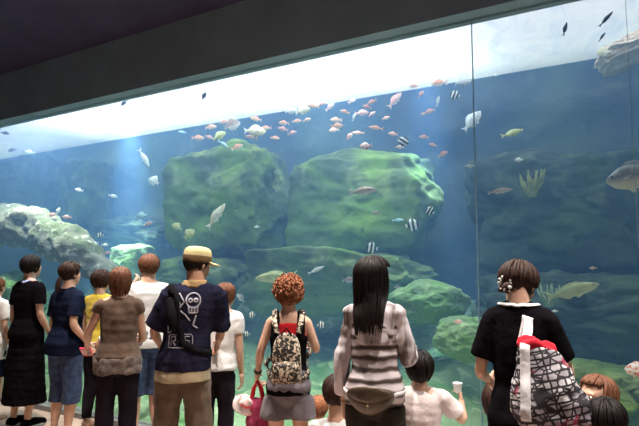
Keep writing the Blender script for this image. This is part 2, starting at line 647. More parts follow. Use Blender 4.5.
class Person:
    def __init__(s, u, v, y, label, sex='f', kid=False, face=0, hy=0, hp=0, skin_m=None, wide=1.0, lean=0.0, sit=False,
                 L=None, R=None, curl=.5, hair=None, sitH=None, roll=0, legs=.055, group=None, side=0.0, drop=.12, hf=None):
        """u, v: where the top of the head is seen; y: distance from the hall line; face: heading in degrees (0 looks straight at the window)"""
        p = at_y(u, v, y)
        s.top = p.z
        s.sit = sit
        s.H = (p.z - .012) if not sit else (sitH or p.z / .58)
        s.kid = kid
        s.hh = s.H * (hf or (.19 if kid else .132))
        s.H += drop * s.hh
        s.drop = drop * s.hh
        s.ks = .93 if kid else 1.0
        s.rw = (1.12 if kid else 1.0) * wide
        s.lean = lean
        s.sidelean = side
        s.root = empty('person', (p.x, p.y, 0), math.radians(face))
        tag(s.root, label, 'person', group)
        s.face = face
        s.rings = FEM if sex == 'f' else MAL
        s.sex = sex
        s.skin = skin_m or S_light
        s.sw = (.088 if sex == 'f' else .102) * s.H * s.rw
        s.dz = 0
        if sit:
            s.dz = -(.455 * s.ks * s.H) + .05
            s.top = s.H + s.dz
        s.arms = {}
        for side, a, sg in (('L', L, -1), ('R', R, 1)):
            sh = Vector((sg * s.sw, -.004 * s.H, .800 * s.ks * s.H))
            e, w = a if a else ((sg * (s.sw / s.H + .030), -.01, .635), (sg * (s.sw / s.H + .040), .045, .49))
            e = Vector(e) * s.H
            w = Vector(w) * s.H
            s.arms[side] = [s.bend(sh), s.bend(e), s.bend(w)]
        s.hm = Matrix.Translation(s.bend(Vector((0, .004 * s.H + s.drop * .5, (s.H - s.drop - s.hh * .5))))) @ Matrix.Rotation(math.radians(hy), 4, 'Z') @ Matrix.Rotation(math.radians(hp), 4, 'X') @ Matrix.Rotation(math.radians(roll), 4, 'Y')
        s.legx = legs * s.H
        s.build_body(curl)
        if hair:
            s.make_hair(**hair)

    def bend(s, p):
        p = Vector(p)
        t = max(0, p.z / s.H - .5)
        return Vector((p.x + s.sidelean * t * s.H, p.y + s.lean * t * s.H, p.z + s.dz))

    def ring_at(s, z):
        R = s.rings
        if z <= R[0][0]:
            return R[0][1:]
        for a, b in zip(R, R[1:]):
            if z <= b[0]:
                t = (z - a[0]) / (b[0] - a[0])
                t = t * t * (3 - 2 * t)
                return tuple(a[k] + (b[k] - a[k]) * t for k in (1, 2, 3))
        return R[-1][1:]

    def torso(s, g, z0, z1, t=0.0, n=30, t0=None, t1=None):
        """rings of the trunk between the height fractions z0 and z1, t metres larger"""
        rings = []
        N = max(4, int((z1 - z0) / .014))
        for i in range(N + 1):
            f = i / N
            z = z0 + (z1 - z0) * f
            rx, ry, yo = s.ring_at(z if t0 is None else max(z, .515))
            e = t if t0 is None else t0 + (t1 - t0) * f
            r = []
            for k in range(n):
                a = 2 * math.pi * k / n
                ca, sa = math.cos(a), math.sin(a)
                q = 2 / 2.4
                x = abs(ca) ** q * (1 if ca > 0 else -1) * (rx * s.H * s.rw + e)
                y = abs(sa) ** q * (1 if sa > 0 else -1) * (ry * s.H * s.rw + e) + yo * s.H
                r.append(s.bend((x, y, z * s.ks * s.H)))
            rings.append(r)
        g.loft(rings)

    def leg_pts(s, sg):
        H = s.H
        if s.sit:
            b = .07 * H
            return [Vector((sg * .05 * H, 0, b)), Vector((sg * .10 * H, .22 * H, b + .02 * H)), Vector((sg * .06 * H, .40 * H, .035 * H))]
        return [Vector((sg * .048 * H, -.004 * H, .49 * s.ks * H)), Vector((sg * s.legx, .008 * H, .28 * H)), Vector((sg * (s.legx + .002 * H), -.018 * H, .05 * H))]

    @staticmethod
    def sub(pts, rad, n=5):
        P, R = [], []
        for i in range(len(pts) - 1):
            for k in range(n):
                t = k / n
                P.append(pts[i].lerp(pts[i + 1], t))
                tt = t * t * (3 - 2 * t)
                R.append(rad[i] + (rad[i + 1] - rad[i]) * tt)
        P.append(pts[-1])
        R.append(rad[-1])
        # round the corner a little
        Q = [P[0]] + [(P[i - 1] + P[i] * 2 + P[i + 1]) / 4 for i in range(1, len(P) - 1)] + [P[-1]]
        return Q, R

    def build_body(s, curl):
        H, g = s.H, G()
        k = s.rw
        s.torso(g, .455, .90)
        for sg in (-1, 1):
            P, R = s.sub(s.leg_pts(sg), [.050 * H * k, .033 * H * k, .020 * H * k])
            # calf swells below the knee
            for i in range(6, 9):
                if i < len(R):
                    R[i] += .006 * H * (1 if i == 7 else .6)
            g.tube(P, R, 14)
            a = s.leg_pts(sg)[2]
            g.tube([a + Vector((0, -.015 * H, -.022 * H)), a + Vector((sg * .006 * H, .05 * H, -.030 * H)), a + Vector((sg * .010 * H, .095 * H, -.036 * H))], [.022 * H, .024 * H, .016 * H], 12)
        for side, sg in (('L', -1), ('R', 1)):
            P, R = s.sub(s.arms[side], [.027 * H * k, .0215 * H * k, .0145 * H * k])
            R[6] += .0015 * H
            R[7] += .0015 * H
            g.tube(P, R, 12)
            g.ball(s.arms[side][0] + Vector((-sg * .006 * H, 0, -.002 * H)), .031 * H * k)
            # shoulder slope
            g.tube([s.bend((0, -.006 * H, .835 * s.ks * H)), s.arms[side][0] + Vector((-sg * .01 * H, 0, .008 * H))], [.030 * H * k, .024 * H * k], 12)
        # head
        hh, M = s.hh, s.hm
        neck = s.bend((0, -.002 * H, .84 * s.ks * H))
        nr = .031 * H if s.sex == 'f' else .036 * H
        if s.kid:
            nr = .036 * H
        g.tube([neck + Vector((0, 0, -.03 * H)), neck, M @ Vector((0, -.10 * hh, -.18 * hh))], [nr * 1.25, nr, nr], 14)

        def hb(c, r, **kw):
            q = G().ball((0, 0, 0), [x * hh for x in r], **kw)
            q.xf(lambda p: M @ (Vector(c) * hh + p))
            g.join(q)
        hb((0, -.06, .13), (.335, .415, .365))
        hb((0, .10, -.12), (.27, .26, .34))
        hb((0, .20, -.34), (.15, .16, .13))
        hb((0, .27, -.42), (.085, .09, .07))
        for sg in (-1, 1):
            hb((sg * .16, .22, -.10), (.11, .12, .10))
            hb((sg * .335, -.03, -.03), (.035, .075, .11))
            hb((sg * .13, .335, -.24), (.05, .04, .03))
        nose = G().tube([M @ (Vector((0, .335, .04)) * hh), M @ (Vector((0, .40, -.09)) * hh), M @ (Vector((0, .415, -.13)) * hh)], [.03 * hh, .045 * hh, .055 * hh], 8)
        g.join(nose)
        hb((0, .33, -.255), (.10, .055, .028))
        hb((0, .32, .07), (.22, .06, .045))
        gg = remeshed(g, .0088 if not s.kid else .0075, 2)
        s.bg = G().join(gg)
        for side, sg in (('L', -1), ('R', 1)):
            s.hand(gg, side, sg, curl if not isinstance(curl, dict) else curl.get(side, .5))
        s.body = put('body', gg, s.skin, s.root, weld=False)
        # eyes and mouth
        for sg in (-1, 1):
            q = G().ball((0, 0, 0), (.052 * hh, .03 * hh, .028 * hh))
            c = Vector((sg * .135, .335, -.005)) * hh
            q.xf(lambda p: M @ (c + p))
            e = put('eye', q, M_eye, s.root)
            q = G().ball((0, 0, 0), (.024 * hh, .012 * hh, .026 * hh), seg=10, rings=6)
            q.xf(lambda p: M @ (c + Vector((0, .026 * hh, 0)) + p))
            put('pupil', q, M_pupil, e)
        q = G().ball((0, 0, 0), (.085 * hh, .03 * hh, .026 * hh), seg=12, rings=8)
        q.xf(lambda p: M @ (Vector((0, .372, -.262)) * hh + p))
        put('mouth', q, M_lip, s.root)

    def hand(s, g, side, sg, curl):
        sh, e, w = s.arms[side]
        d = (w - e).normalized()
        h = .105 * s.H * (.95 if s.kid else 1)
        # the palm faces the body; thumb forward
        side_v = Vector((-sg, 0, 0))
        pn = (side_v - d * side_v.dot(d))
        pn = pn.normalized() if pn.length > .2 else Vector((0, 0, -1))
        th = d.cross(pn) * (1 if sg > 0 else -1)
        if th.y < 0 and abs(d.z) > .5:
            th = -th
        th.normalize()
        palm = [w + d * (-.10 * h), w + d * .12 * h, w + d * .30 * h, w + d * .47 * h]
        rings = []
        for p, (a, b) in zip(palm, ((.15, .13), (.18, .11), (.21, .10), (.20, .08))):
            rings.append([p + th * math.cos(t) * a * h + pn * math.sin(t) * b * h for t in [2 * math.pi * k / 12 for k in range(12)]])
        g.loft(rings)
        for k, ln in enumerate((.44, .50, .47, .36)):
            off = (.155 - .103 * k) * h
            p = w + d * .43 * h + th * off
            ang = 0
            pts = [p]
            for j, fr in enumerate((.45, .32, .23)):
                ang += curl * (.75 + .12 * k)
                dd = d * math.cos(ang) + pn * math.sin(ang) + th * (.06 * (1.5 - k))
                p = p + dd.normalized() * ln * fr * h
                pts.append(p)
            g.tube(pts, [.052 * h, .048 * h, .043 * h, .034 * h], 8)
        p = w + d * .14 * h + th * .13 * h
        t1 = (d * .65 + th * .75 + pn * .25).normalized()
        t2 = (d * .9 + th * .35 + pn * (.2 + curl * .5)).normalized()
        g.tube([p, p + t1 * .24 * h, p + t1 * .24 * h + t2 * .20 * h], [.066 * h, .056 * h, .040 * h], 8)

    # ---- hair
    def make_hair(s, m, style='short', length=.5, puff=.0, seed=1, part=0, fringe=True, tail=None):
        hh, M = s.hh, s.hm
        rnd = random.Random(seed)
        C = Vector((0, -.06, .13))
        rx, ry, rz = .345 + puff, .425 + puff, .375 + puff

        def inface(d):
            # 1 inside the face opening
            a = math.atan2(d.x, d.y)
            lim = math.radians(66 if style != 'long' else 60)
            zt = .38 if fringe else .62
            return abs(a) < lim and d.z < zt

        def fn(d):
            a = abs(math.atan2(d.x, d.y))
            sc = 1.0 + .07 * noise.noise(d * 4 + Vector((seed, 0, 0))) + (.05 if style == 'curly' else .03) * noise.noise(d * 14 + Vector((seed, 3, 0)))
            if inface(d):
                return .82
            if d.z < -.90:
                return .80
            return sc
        q = G().ball((0, 0, 0), (rx * hh, ry * hh, rz * hh), seg=44, rings=32, fn=fn)
        # the nape: hair runs down the back of the head
        def nape(p):
            if p.z < 0:
                k = {'tied': 1.12, 'short': 1.3}.get(style, 1.5) if p.y < .12 * hh else 1.2
                return Vector((p.x * (1 + .35 * p.z / hh), p.y * (1 + .15 * p.z / hh), p.z * k))
            return p
        q.xf(lambda p: M @ (C * hh + nape(p)))
        up = Vector((0, 0, 1))
        # locks that start near the crown and follow the head down
        n = {'short': 110, 'bob': 150, 'long': 190, 'curly': 60, 'tied': 120}[style]
        for i in range(n):
            a = rnd.uniform(0, 2 * math.pi)
            fa = math.atan2(math.cos(a), math.sin(a))
            dirx, diry = math.cos(a), math.sin(a)
            front = abs(math.atan2(dirx, diry)) < math.radians(64)
            th0 = rnd.uniform(.0, .9)
            thmax = math.radians(rnd.uniform(62, 70)) if front else math.radians({'short': rnd.uniform(105, 142), 'bob': 92, 'long': 90, 'curly': 100, 'tied': rnd.uniform(98, 112)}[style])
            pts, rad = [], []
            K = 7
            jit = rnd.uniform(-.12, .12)
            hs = 1.0 + rnd.uniform(0, .07)
            r0 = rnd.uniform(.026, .045)
            for k in range(K + 1):
                t = th0 + (thmax - th0) * k / K
                aa = a + jit * k / K
                d = Vector((math.sin(t) * math.cos(aa), math.sin(t) * math.sin(aa), math.cos(t)))
                pts.append(M @ (C * hh + nape(Vector((d.x * rx * hs, d.y * ry * hs, d.z * rz * hs)) * hh)))
                rad.append(r0 * hh * (.5 + .5 * math.sin(math.pi * min(1, .25 + .6 * k / K))))
            if style in ('bob', 'long') and not front:
                ln = length * hh * rnd.uniform(.86, 1.04)
                S = 8 if style == 'long' else 5
                base = pts[-1]
                out = Vector((base.x - (M @ Vector((0, 0, 0))).x, base.y - (M @ Vector((0, 0, 0))).y, 0))
                out = out.normalized() if out.length > 1e-4 else Vector((0, -1, 0))
                w1, w2 = rnd.uniform(-.03, .03), rnd.uniform(0, 6)
                for k in range(1, S + 1):
                    f = k / S
                    p = base + Vector((0, 0, -ln * f))
                    p += out * (hh * (-.10 * f * (1 if style == 'long' else 2.0 * f))) + Vector((math.sin(w2 + f * 5) * .02 * hh + w1 * hh * f, math.cos(w2 + f * 5) * .02 * hh, 0))
                    if style == 'long':
                        # lie on the back instead of passing through it
                        zf = (p.z - s.dz) / (s.ks * s.H)
                        if zf < .86 and out.y < .3:
                            bx, by, yo = s.ring_at(max(.5, zf))
                            lim = s.bend((0, yo * s.H, 0)).y - by * s.H * s.rw - .018
                            xx = min(.97, abs(p.x) / (bx * s.H * s.rw + .02))
                            lim = s.bend((0, yo * s.H, zf * s.ks * s.H)).y - (by * s.H * s.rw + .045) * (1 - xx ** 2.4) ** (1 / 2.4)
                            p.y = min(p.y, lim)
                    pts.append(p)
                    rad.append(r0 * hh * (1 - .75 * f ** 2))
            else:
                rad[-1] *= .5
            q.tube(pts, rad, 6, ends=False)
        if style in ('bob', 'long'):
            # the inner mass of hair
            S = 8
            rings = []
            ln = length * hh * .8
            for k in range(S + 1):
                f = k / S
                r = []
                for j in range(16):
                    a = math.pi + math.pi * j / 15 if True else 0
                    a = math.radians(158) + math.radians(224) * j / 15
                    w = 1 - (.25 if style == 'long' else .35) * f
                    p = M @ (Vector((C.x + math.cos(a) * rx * w * .96, C.y + math.sin(a) * ry * w * .96, C.z - .10)) * hh)
                    p.z -= ln * f
                    if style == 'long':
                        zf = (p.z - s.dz) / (s.ks * s.H)
                        if zf < .84:
                            bx, by, yo = s.ring_at(max(.5, zf))
                            xx = min(.97, abs(p.x) / (bx * s.H * s.rw + .02))
                            lim = s.bend((0, yo * s.H, zf * s.ks * s.H)).y - (by * s.H * s.rw + .036) * (1 - xx ** 2.4) ** (1 / 2.4)
                            p.y = min(p.y, lim)
                    r.append(p)
                inner = [x + (M @ Vector((0, 0, 0)) - x) * .25 for x in r]
                for x, y_ in zip(inner, r):
                    x.z = y_.z
                rings.append(r + inner[::-1])
            q.loft(rings)
        if style == 'curly':
            for i in range(420):
                a, cz = rnd.uniform(0, 2 * math.pi), rnd.uniform(-.75, 1)
                sz = math.sqrt(1 - cz * cz)
                d = Vector((sz * math.cos(a), sz * math.sin(a), cz))
                if inface(d):
                    continue
                wd = 1.10 + rnd.uniform(-.05, .1)
                c = M @ ((C + Vector((d.x * rx * wd, d.y * ry * wd, d.z * rz * wd))) * hh)
                ax = Vector((rnd.uniform(-1, 1), rnd.uniform(-1, 1), rnd.uniform(-1, 1))).normalized()
                b1 = ax.orthogonal().normalized()
                b2 = ax.cross(b1)
                R_ = rnd.uniform(.05, .08) * hh
                pts = [c + (b1 * math.cos(t) + b2 * math.sin(t)) * R_ + ax * R_ * .3 * (t - 4) for t in [k * 1.05 for k in range(9)]]
                q.tube(pts, .019 * hh, 5, ends=False)
        if style == 'tied' and tail:
            for kk in range(34):
                base = M @ (Vector(tail[0]) * hh)
                a = rnd.uniform(0, 6.28)
                o1 = Vector((math.cos(a), math.sin(a) * .8, 0)) * hh * .10 * rnd.random()
                end = M @ (Vector(tail[1]) * hh) + o1 * .9
                mid = base.lerp(end, .5) + Vector((0, -.10 * hh, .04 * hh)) + o1 * 1.5
                P = [base.lerp(mid, t) * (1 - t) + mid.lerp(end, t) * t for t in [k / 8 for k in range(9)]]
                q.tube(P, [.045 * hh * (1 - .6 * (k / 8) ** 2) for k in range(9)], 6)
        s.hair = put('hair', q, m, s.root, weld=False)
        return s.hair

    # ---- clothes
    def garment(s, name, fn, m, voxel=.0095, fold=.006, fz=9, label=None, seed=0):
        g = G()
        fn(g)

        def push(p, n):
            a = noise.noise(Vector((p.x * 11 + seed, p.y * 11, p.z * 5)))
            b = noise.noise(Vector((p.x * 24, p.y * 24 + seed, p.z * 13)))
            c = noise.noise(Vector((p.x * 4, p.y * 4 + seed, p.z * 26)))
            return p + n * fold * (a + .45 * b + .4 * c)
        gg = remeshed(g, voxel, 2, push)
        o = put(name, gg, m, s.root, weld=False, label=label)
        return o

    def arm_part(s, side, f0, f1, t, t2=None):
        """a sleeve: from the shoulder (0) over the elbow (1) to the wrist (2)"""
        P, R = s.sub(s.arms[side], [.027 * s.H * s.rw, .0215 * s.H * s.rw, .0145 * s.H * s.rw], 8)
        i0, i1 = int(round(f0 * 8)), int(round(f1 * 8))
        t2 = t if t2 is None else t2
        n = i1 - i0
        return P[i0:i1 + 1], [R[i0 + k] + t + (t2 - t) * k / max(1, n) for k in range(n + 1)]

    def shirt(s, m, z0=.50, z1=.840, sleeve=.55, t=.014, tb=.024, ts=.012, tse=None, name='shirt', fold=.006, label=None, narrow=False):
        def fn(g):
            s.torso(g, z0, z1, t0=tb, t1=t * .75)
            for side, sg in (('L', -1), ('R', 1)):
                if sleeve > 0:
                    P, R = s.arm_part(side, 0, sleeve, ts, tse)
                    g.tube(P, R, 16, ends=False)
                    g.ball(s.arms[side][0] + Vector((-sg * .006 * s.H, 0, -.002 * s.H)), .031 * s.H * s.rw + t * .8)
                w = 1 if sleeve > 0 else .55
                g.tube([s.bend((0, -.006 * s.H, .828 * s.ks * s.H)), s.bend((0, -.006 * s.H, .828 * s.ks * s.H)).lerp(s.arms[side][0] + Vector((-sg * .01 * s.H, 0, .006 * s.H)), w)],
                       [.030 * s.H * s.rw + t * .6, .024 * s.H * s.rw + t * .6], 14)
        return s.garment(name, fn, m, fold=fold, label=label, seed=s.top * 9)

    def trousers(s, m, hem=.06, waist=.60, t=.012, th=.02, name='trousers', fold=.006, label=None):
        def fn(g):
            s.torso(g, .452, waist, t=t)
            for sg in (-1, 1):
                pts = s.leg_pts(sg)
                P, R = s.sub(pts, [.052 * s.H * s.rw, .034 * s.H * s.rw, .021 * s.H * s.rw], 10)
                if not s.sit:
                    keep = [(p, r) for p, r in zip(P, R) if p.z >= hem * s.H]
                    P, R = [k[0] for k in keep], [k[1] for k in keep]
                    if P[-1].z > hem * s.H + .003:
                        P.append(Vector((P[-1].x, P[-1].y, hem * s.H)))
                        R.append(R[-1])
                n = len(P)
                R = [r + t + (th - t) * k / n for k, r in enumerate(R)]
                g.tube(P, R, 16, ends=False)
        return s.garment(name, fn, m, fold=fold, label=label, seed=s.top * 5)

    def skirt(s, m, hem=.1, waist=.62, flare=.10, t=.016, name='skirt', fold=.012):
        def fn(g):
            rings = []
            for i in range(25):
                f = i / 24
                z = waist + (hem - waist) * f
                rx, ry, yo = s.ring_at(max(.53, z))
                e = t + flare * s.H * max(0, (.53 - z) / (.53 - hem)) ** .8
                rings.append([Vector((math.cos(a) * (rx * s.H * s.rw + e), math.sin(a) * (ry * s.H * s.rw + e), z * s.H)) for a in [2 * math.pi * k / 40 for k in range(40)]])
            g.loft(rings)
        return s.garment(name, fn, m, fold=fold, seed=2)

    def shoes(s, m, sole=None):
        for sg in (-1, 1):
            a = s.leg_pts(sg)[2]
            g = G()
            g.tube([a + Vector((0, -.018 * s.H, -.026 * s.H)), a + Vector((sg * .006 * s.H, .045 * s.H, -.030 * s.H)), a + Vector((sg * .012 * s.H, .100 * s.H, -.036 * s.H))], [.029 * s.H, .030 * s.H, .022 * s.H], 14)
            g.xf(lambda p: Vector((p.x, p.y, max(.012, p.z))))
            sh = put('shoe', g, m, s.root)
            g = G()
            rings = []
            for z in (.001, .022):
                rings.append([Vector((a.x + sg * .006 * s.H + math.cos(t) * .031 * s.H, a.y + .038 * s.H + math.sin(t) * .086 * s.H, z)) for t in [2 * math.pi * k / 24 for k in range(24)]])
            g.loft(rings)
            put('sole', g, sole or m, sh)

    def world(s, p):
        c, n = math.cos(math.radians(s.face)), math.sin(math.radians(s.face))
        p = Vector(p)
        return Vector((p.x * c - p.y * n, p.x * n + p.y * c, p.z)) + s.root.location

    def loc(s, p):
        c, n = math.cos(math.radians(-s.face)), math.sin(math.radians(-s.face))
        p = Vector(p) - s.root.location
        return Vector((p.x * c - p.y * n, p.x * n + p.y * c, p.z))

    def reach(s, side, elbow_uv, wrist_uv, de=0, dw=0):
        pass

    def bvh(s, objs):
        vs, fs = [], []
        for o in objs:
            b = len(vs)
            vs += [v.co.copy() for v in o.data.vertices]
            fs += [tuple(i + b for i in p.vertices) for p in o.data.polygons]
        return BVHTree.FromPolygons(vs, fs)


def resample(pts, n):
    pts = [Vector(p) for p in pts]
    L_ = [0]
    for a, b in zip(pts, pts[1:]):
        L_.append(L_[-1] + (b - a).length)
    out = []
    for k in range(n):
        d = L_[-1] * k / (n - 1)
        i = 0
        while i < len(L_) - 2 and L_[i + 1] < d:
            i += 1
        t = (d - L_[i]) / max(1e-9, L_[i + 1] - L_[i])
        out.append(pts[i].lerp(pts[i + 1], t))
    return out


def ribbon(g, pts, nor, width, thick):
    rings = []
    for i, p in enumerate(pts):
        t = (pts[min(i + 1, len(pts) - 1)] - pts[max(i - 1, 0)]).normalized()
        n = (nor[i] - t * nor[i].dot(t)).normalized()
        b = t.cross(n)
        w = width[i] if hasattr(width, '__len__') else width
        rings.append([p + b * w / 2, p + b * w / 2 + n * thick, p - b * w / 2 + n * thick, p - b * w / 2])
    g.loft(rings)
    return g


def strap_on(bv, pts, width, thick=.004, off=.002, n=50, soften=2):
    """a band laid on the surface nearest to the given path"""
    P, N_ = [], []
    for p in resample(pts, n):
        loc, nor, i, d = bv.find_nearest(p)
        if (p - loc).dot(nor) < 0 and (p - loc).length > .01:
            pass
        P.append(loc + nor * off)
        N_.append(nor)
    for _ in range(soften):
        P = [P[0]] + [(P[i - 1] + P[i] * 2 + P[i + 1]) / 4 for i in range(1, len(P) - 1)] + [P[-1]]
        N_ = [N_[0]] + [(N_[i - 1] + N_[i] + N_[i + 1]).normalized() for i in range(1, len(N_) - 1)] + [N_[-1]]
    return ribbon(G(), P, N_, width, thick)

# ---- the far left person at the edge
C_white = cloth('white_cotton', (.80, .78, .77), .06)
C_black = cloth('black_cotton', (.006, .005, .007), .2)
C_navy = cloth('navy_cotton', (.008, .012, .030), .25)
C_denim = cloth('blue_denim', (.045, .072, .15), .35, ns=26)
C_brown = cloth('brown_knit', (.115, .075, .055), .25)
C_dpants = cloth('dark_trouser_cloth', (.018, .014, .020), .2)
C_grey = cloth('grey_shorts_cloth', (.17, .15, .17), .15)
C_khaki = cloth('khaki_cloth', (.13, .092, .066), .2)
C_yellow = cloth('yellow_cotton', (.55, .40, .05), .12)

p = Person(-3, 277, 3.25, 'person cut off by the frame edge with short brown hair and a white top', hair=dict(m=H_brown, style='bob', length=.25, seed=3), face=10, hy=10)
p.shirt(C_white, z0=.42, sleeve=.6)
p.trousers(C_navy, hem=.3)

# ---- person in long black clothes
p = Person(31, 255, 3.3, 'person with short black hair in a long black dress facing the window', hair=dict(m=H_black, style='short', seed=4, puff=.03), face=8, hy=-4, hp=2, curl=.5,
           R=((.112, -.015, .645), (.118, .06, .52)), wide=.95)
p.shirt(C_black, z0=.50, sleeve=.65, ts=.018, tse=.026)
p.skirt(C_black, hem=.135, flare=.030)
p.shoes(C_black, mat('white_rubber', (.7, .7, .7), .5))
tb = p.bvh([c for c in p.root.children if c.name.startswith('shirt')])
g = strap_on(tb, [(-.05, -.12, .86 * p.H), (.03, -.14, .85 * p.H), (.07, -.02, .87 * p.H), (.05, .2, .80 * p.H), (0, .25, .74 * p.H)], .022)
o = put('neck_strap', g, mat('blue_strap', (.45, .5, .8), .6))
o.parent = p.root

# ---- woman with a ponytail
p = Person(70, 262, 3.25, 'woman with a dark ponytail in a navy t-shirt and rolled jeans', face=2, hy=-6, hair=dict(m=H_dark, style='tied', seed=5, puff=.05, tail=((0, -.42, .02), (.02, -.62, -.75))),
           R=((.115, -.055, .645), (.13, .045, .53)), curl=.4)
p.shirt(C_navy, z0=.47, sleeve=.75, ts=.02, tse=.028, tb=.036)
p.trousers(C_denim, hem=.20, t=.02, th=.035)
p.shoes(C_dpants)
g = G()
M = p.hm
g.tube([M @ (Vector((math.cos(a) * .09, -.44 + math.sin(a) * .05, -.0 + math.sin(a) * .08)) * p.hh) for a in [k * math.pi / 6 for k in range(13)]], .012 * p.hh * 2, 8)
put('hair_tie', g, mat('brown_hair_tie', (.2, .08, .05), .7), p.root)

# ---- girl in yellow, one arm raised
p = Person(101, 270, 3.62, 'girl in a yellow shirt with one arm raised between two women', kid=False, face=12, hy=-10, hair=dict(m=H_dark, style='short', seed=6, puff=.06), wide=.9,
           R=((.15, -.02, .74), (.17, .12, .90)), curl=.5, skin_m=S_light)
p.shirt(C_yellow, sleeve=.55, ts=.016)
p.trousers(C_dpants)
g = G()
pw = p.world((.13, -.02, .80 * p.H))

# ---- woman in the brown top
p = Person(121, 267, 3.0, 'woman with reddish brown hair in a brown sleeveless top seen from behind', face=46, hy=-4, hair=dict(m=H_brown, style='bob', length=.80, seed=7, puff=.03), wide=.98,
           L=((-.150, .03, .66), (-.165, .145, .575)), R=((.118, .02, .63), (.10, .15, .60)), curl={'L': .9, 'R': .5})
brown_sh = p.shirt(C_brown, z0=.545, sleeve=0.28, t=.016, tb=.03, ts=.014, name='top', fold=.009)
pt = p.trousers(C_dpants, hem=.03, th=.03)
tb = p.bvh([brown_sh])
hip = Person.garment(p, 'tied_scarf', lambda g: p.torso(g, .465, .55, t0=.040, t1=.036), cloth('grey_brown_scarf', (.16, .125, .11), .4, ns=30), fold=.02)
brown = p
# phone in her left hand
w = p.world(p.arms['L'][2])
d = (p.world(p.arms['L'][2]) - p.world(p.arms['L'][1])).normalized()
root = empty('phone', w + d * .08)
tag(root, 'pink phone held low by the woman in the brown top', 'phone')
q = Quaternion((0, 0, 1), .6) @ Quaternion((1, 0, 0), .9)
g = G().box((0, 0, 0), (.085, .012, .12))
g.xf(lambda v: q @ v)
put('case', g, mat('pink_plastic', (.75, .05, .12), .4), root, smooth=False)
g = G().box((0, -.007, .005), (.07, .002, .09))
g.xf(lambda v: q @ v)
put('screen', g, mat('pale_screen', (.55, .45, .5), .2), root, smooth=False)

# ---- man in white
p = Person(149, 254, 3.5, 'man with short brown hair in a white t-shirt and blue shorts', sex='m', face=62, hy=12, hair=dict(m=H_brown, style='short', seed=8, puff=.03), wide=.95,
           L=((-.165, -.02, .66), (-.215, .08, .54)), R=((.13, .05, .64), (.08, .16, .60)), curl=.6)
p.shirt(C_white, z0=.50, sleeve=.5, ts=.014, tse=.022)
p.trousers(C_denim, hem=.255, t=.022, th=.045, name='shorts')
p.shoes(C_white)
w = p.world(p.arms['L'][2])
g = G()
e = p.arms['L'][1]
w_ = p.arms['L'][2]
g.tube([w_ + (e - w_) * .04, w_ + (e - w_) * .14], .031, 14, ends=False)
put('wristwatch', g, mat('white_watch', (.8, .8, .8), .3), p.root)

# ---- white t-shirt woman
p = Person(218, 283, 3.42, 'young woman with brown bobbed hair in a white t-shirt and black trousers', face=24, hy=-26, hair=dict(m=H_brown, style='bob', length=.42, seed=9, puff=.04),
           R=((.118, -.01, .63), (.135, .03, .485)), L=((-.118, .03, .63), (-.09, .12, .52)), curl=.35, side=.11)
p.shirt(C_white, z0=.52, sleeve=.5, tb=.026)
p.trousers(C_dpants, hem=.04, t=.010, th=.02)
p.shoes(C_dpants)

# ---- man in the yellow cap
p = Person(186, 248, 2.95, 'man in a khaki cap and navy printed t-shirt with a black sling bag', sex='m', face=33, hy=-46, hp=-6, hair=dict(m=H_black, style='short', seed=10), wide=.94, lean=-.04, side=.13,
           L=((-.150, .02, .64), (-.135, .14, .56)), R=((.130, .06, .63), (.11, .16, .56)), curl=.6, skin_m=S_tan, legs=.07)
capman = p
C_tee = cloth('dark_navy_tee', (.018, .018, .038), .3)
C_und = cloth('beige_undershirt', (.42, .34, .22), .15)
und = p.shirt(C_und, z0=.445, z1=.70, sleeve=0, t=.018, tb=.052, name='undershirt')
tee = p.shirt(C_tee, z0=.487, sleeve=.92, t=.020, tb=.050, ts=.030, tse=.048, name='t_shirt', fold=.010)
p.trousers(C_khaki, hem=.04, t=.026, th=.05, fold=.012)
p.shoes(C_dpants)
g = G()
H = p.H
for k, (z, r) in enumerate(((.838, .052), (.845, .050))):
    pass
rings = []
for f in range(4):
    z = .826 + .010 * f
    rings.append([p.bend((math.cos(a) * (.056 - .003 * f) * H, (-.006 + math.sin(a) * (.050 - .003 * f)) * H, z * H)) for a in [2 * math.pi * k / 28 for k in range(28)]])
g.loft(rings)
col_o = put('collar', g, cloth('striped_collar', (.40, .26, .12), .2), p.root)
# cap with a brim
hh, M = p.hh, p.hm
C_cap = mat('cap_cloth', (.56, .47, .25), .85, 12, .12, .2, 60)
C_capb = mat('cap_band_cloth', (.16, .10, .045), .85, 18, .2)
g = G()
rings = []
for f in range(9):
    t = f / 8
    rr = [1.12, 1.15, 1.16, 1.14, 1.08, .97, .80, .52, .12][f]
    z = [.14, .21, .29, .37, .45, .52, .565, .59, .60][f]
    rings.append([M @ (Vector((math.cos(a) * .345 * rr, -.06 + math.sin(a) * .425 * rr, z)) * hh) for a in [2 * math.pi * k / 32 for k in range(32)]])
g.loft(rings)
cap = put('cap', g, C_cap, p.root)
g = G()
rings = []
for z, rr in ((.06, 1.10), (.13, 1.14), (.27, 1.19), (.29, 1.17)):
    rings.append([M @ (Vector((math.cos(a) * .345 * rr, -.06 + math.sin(a) * .425 * rr, z)) * hh) for a in [2 * math.pi * k / 32 for k in range(32)]])
g.loft(rings)
put('hat_band', g, C_capb, cap)
g = G()
rings = []
for i in range(9):
    a = math.radians(-62 + 124 * i / 8)
    ins = Vector((math.sin(a) * .36, -.06 + math.cos(a) * .46, .09))
    outp = Vector((math.sin(a) * .46, .02 + math.cos(a) * .80, .03 - .02 * abs(math.sin(a))))
    rings.append([M @ (x * hh) for x in (ins, outp, outp + Vector((0, 0, .035)), ins + Vector((0, 0, .05)))])
g.loft(rings)
put('brim', g, C_cap, cap)
for k in range(8):
    a = k * math.pi / 4
    pass
# the white print on the back
M_print = mat('white_print', (.42, .41, .48), .8)
bv = p.bvh([tee])


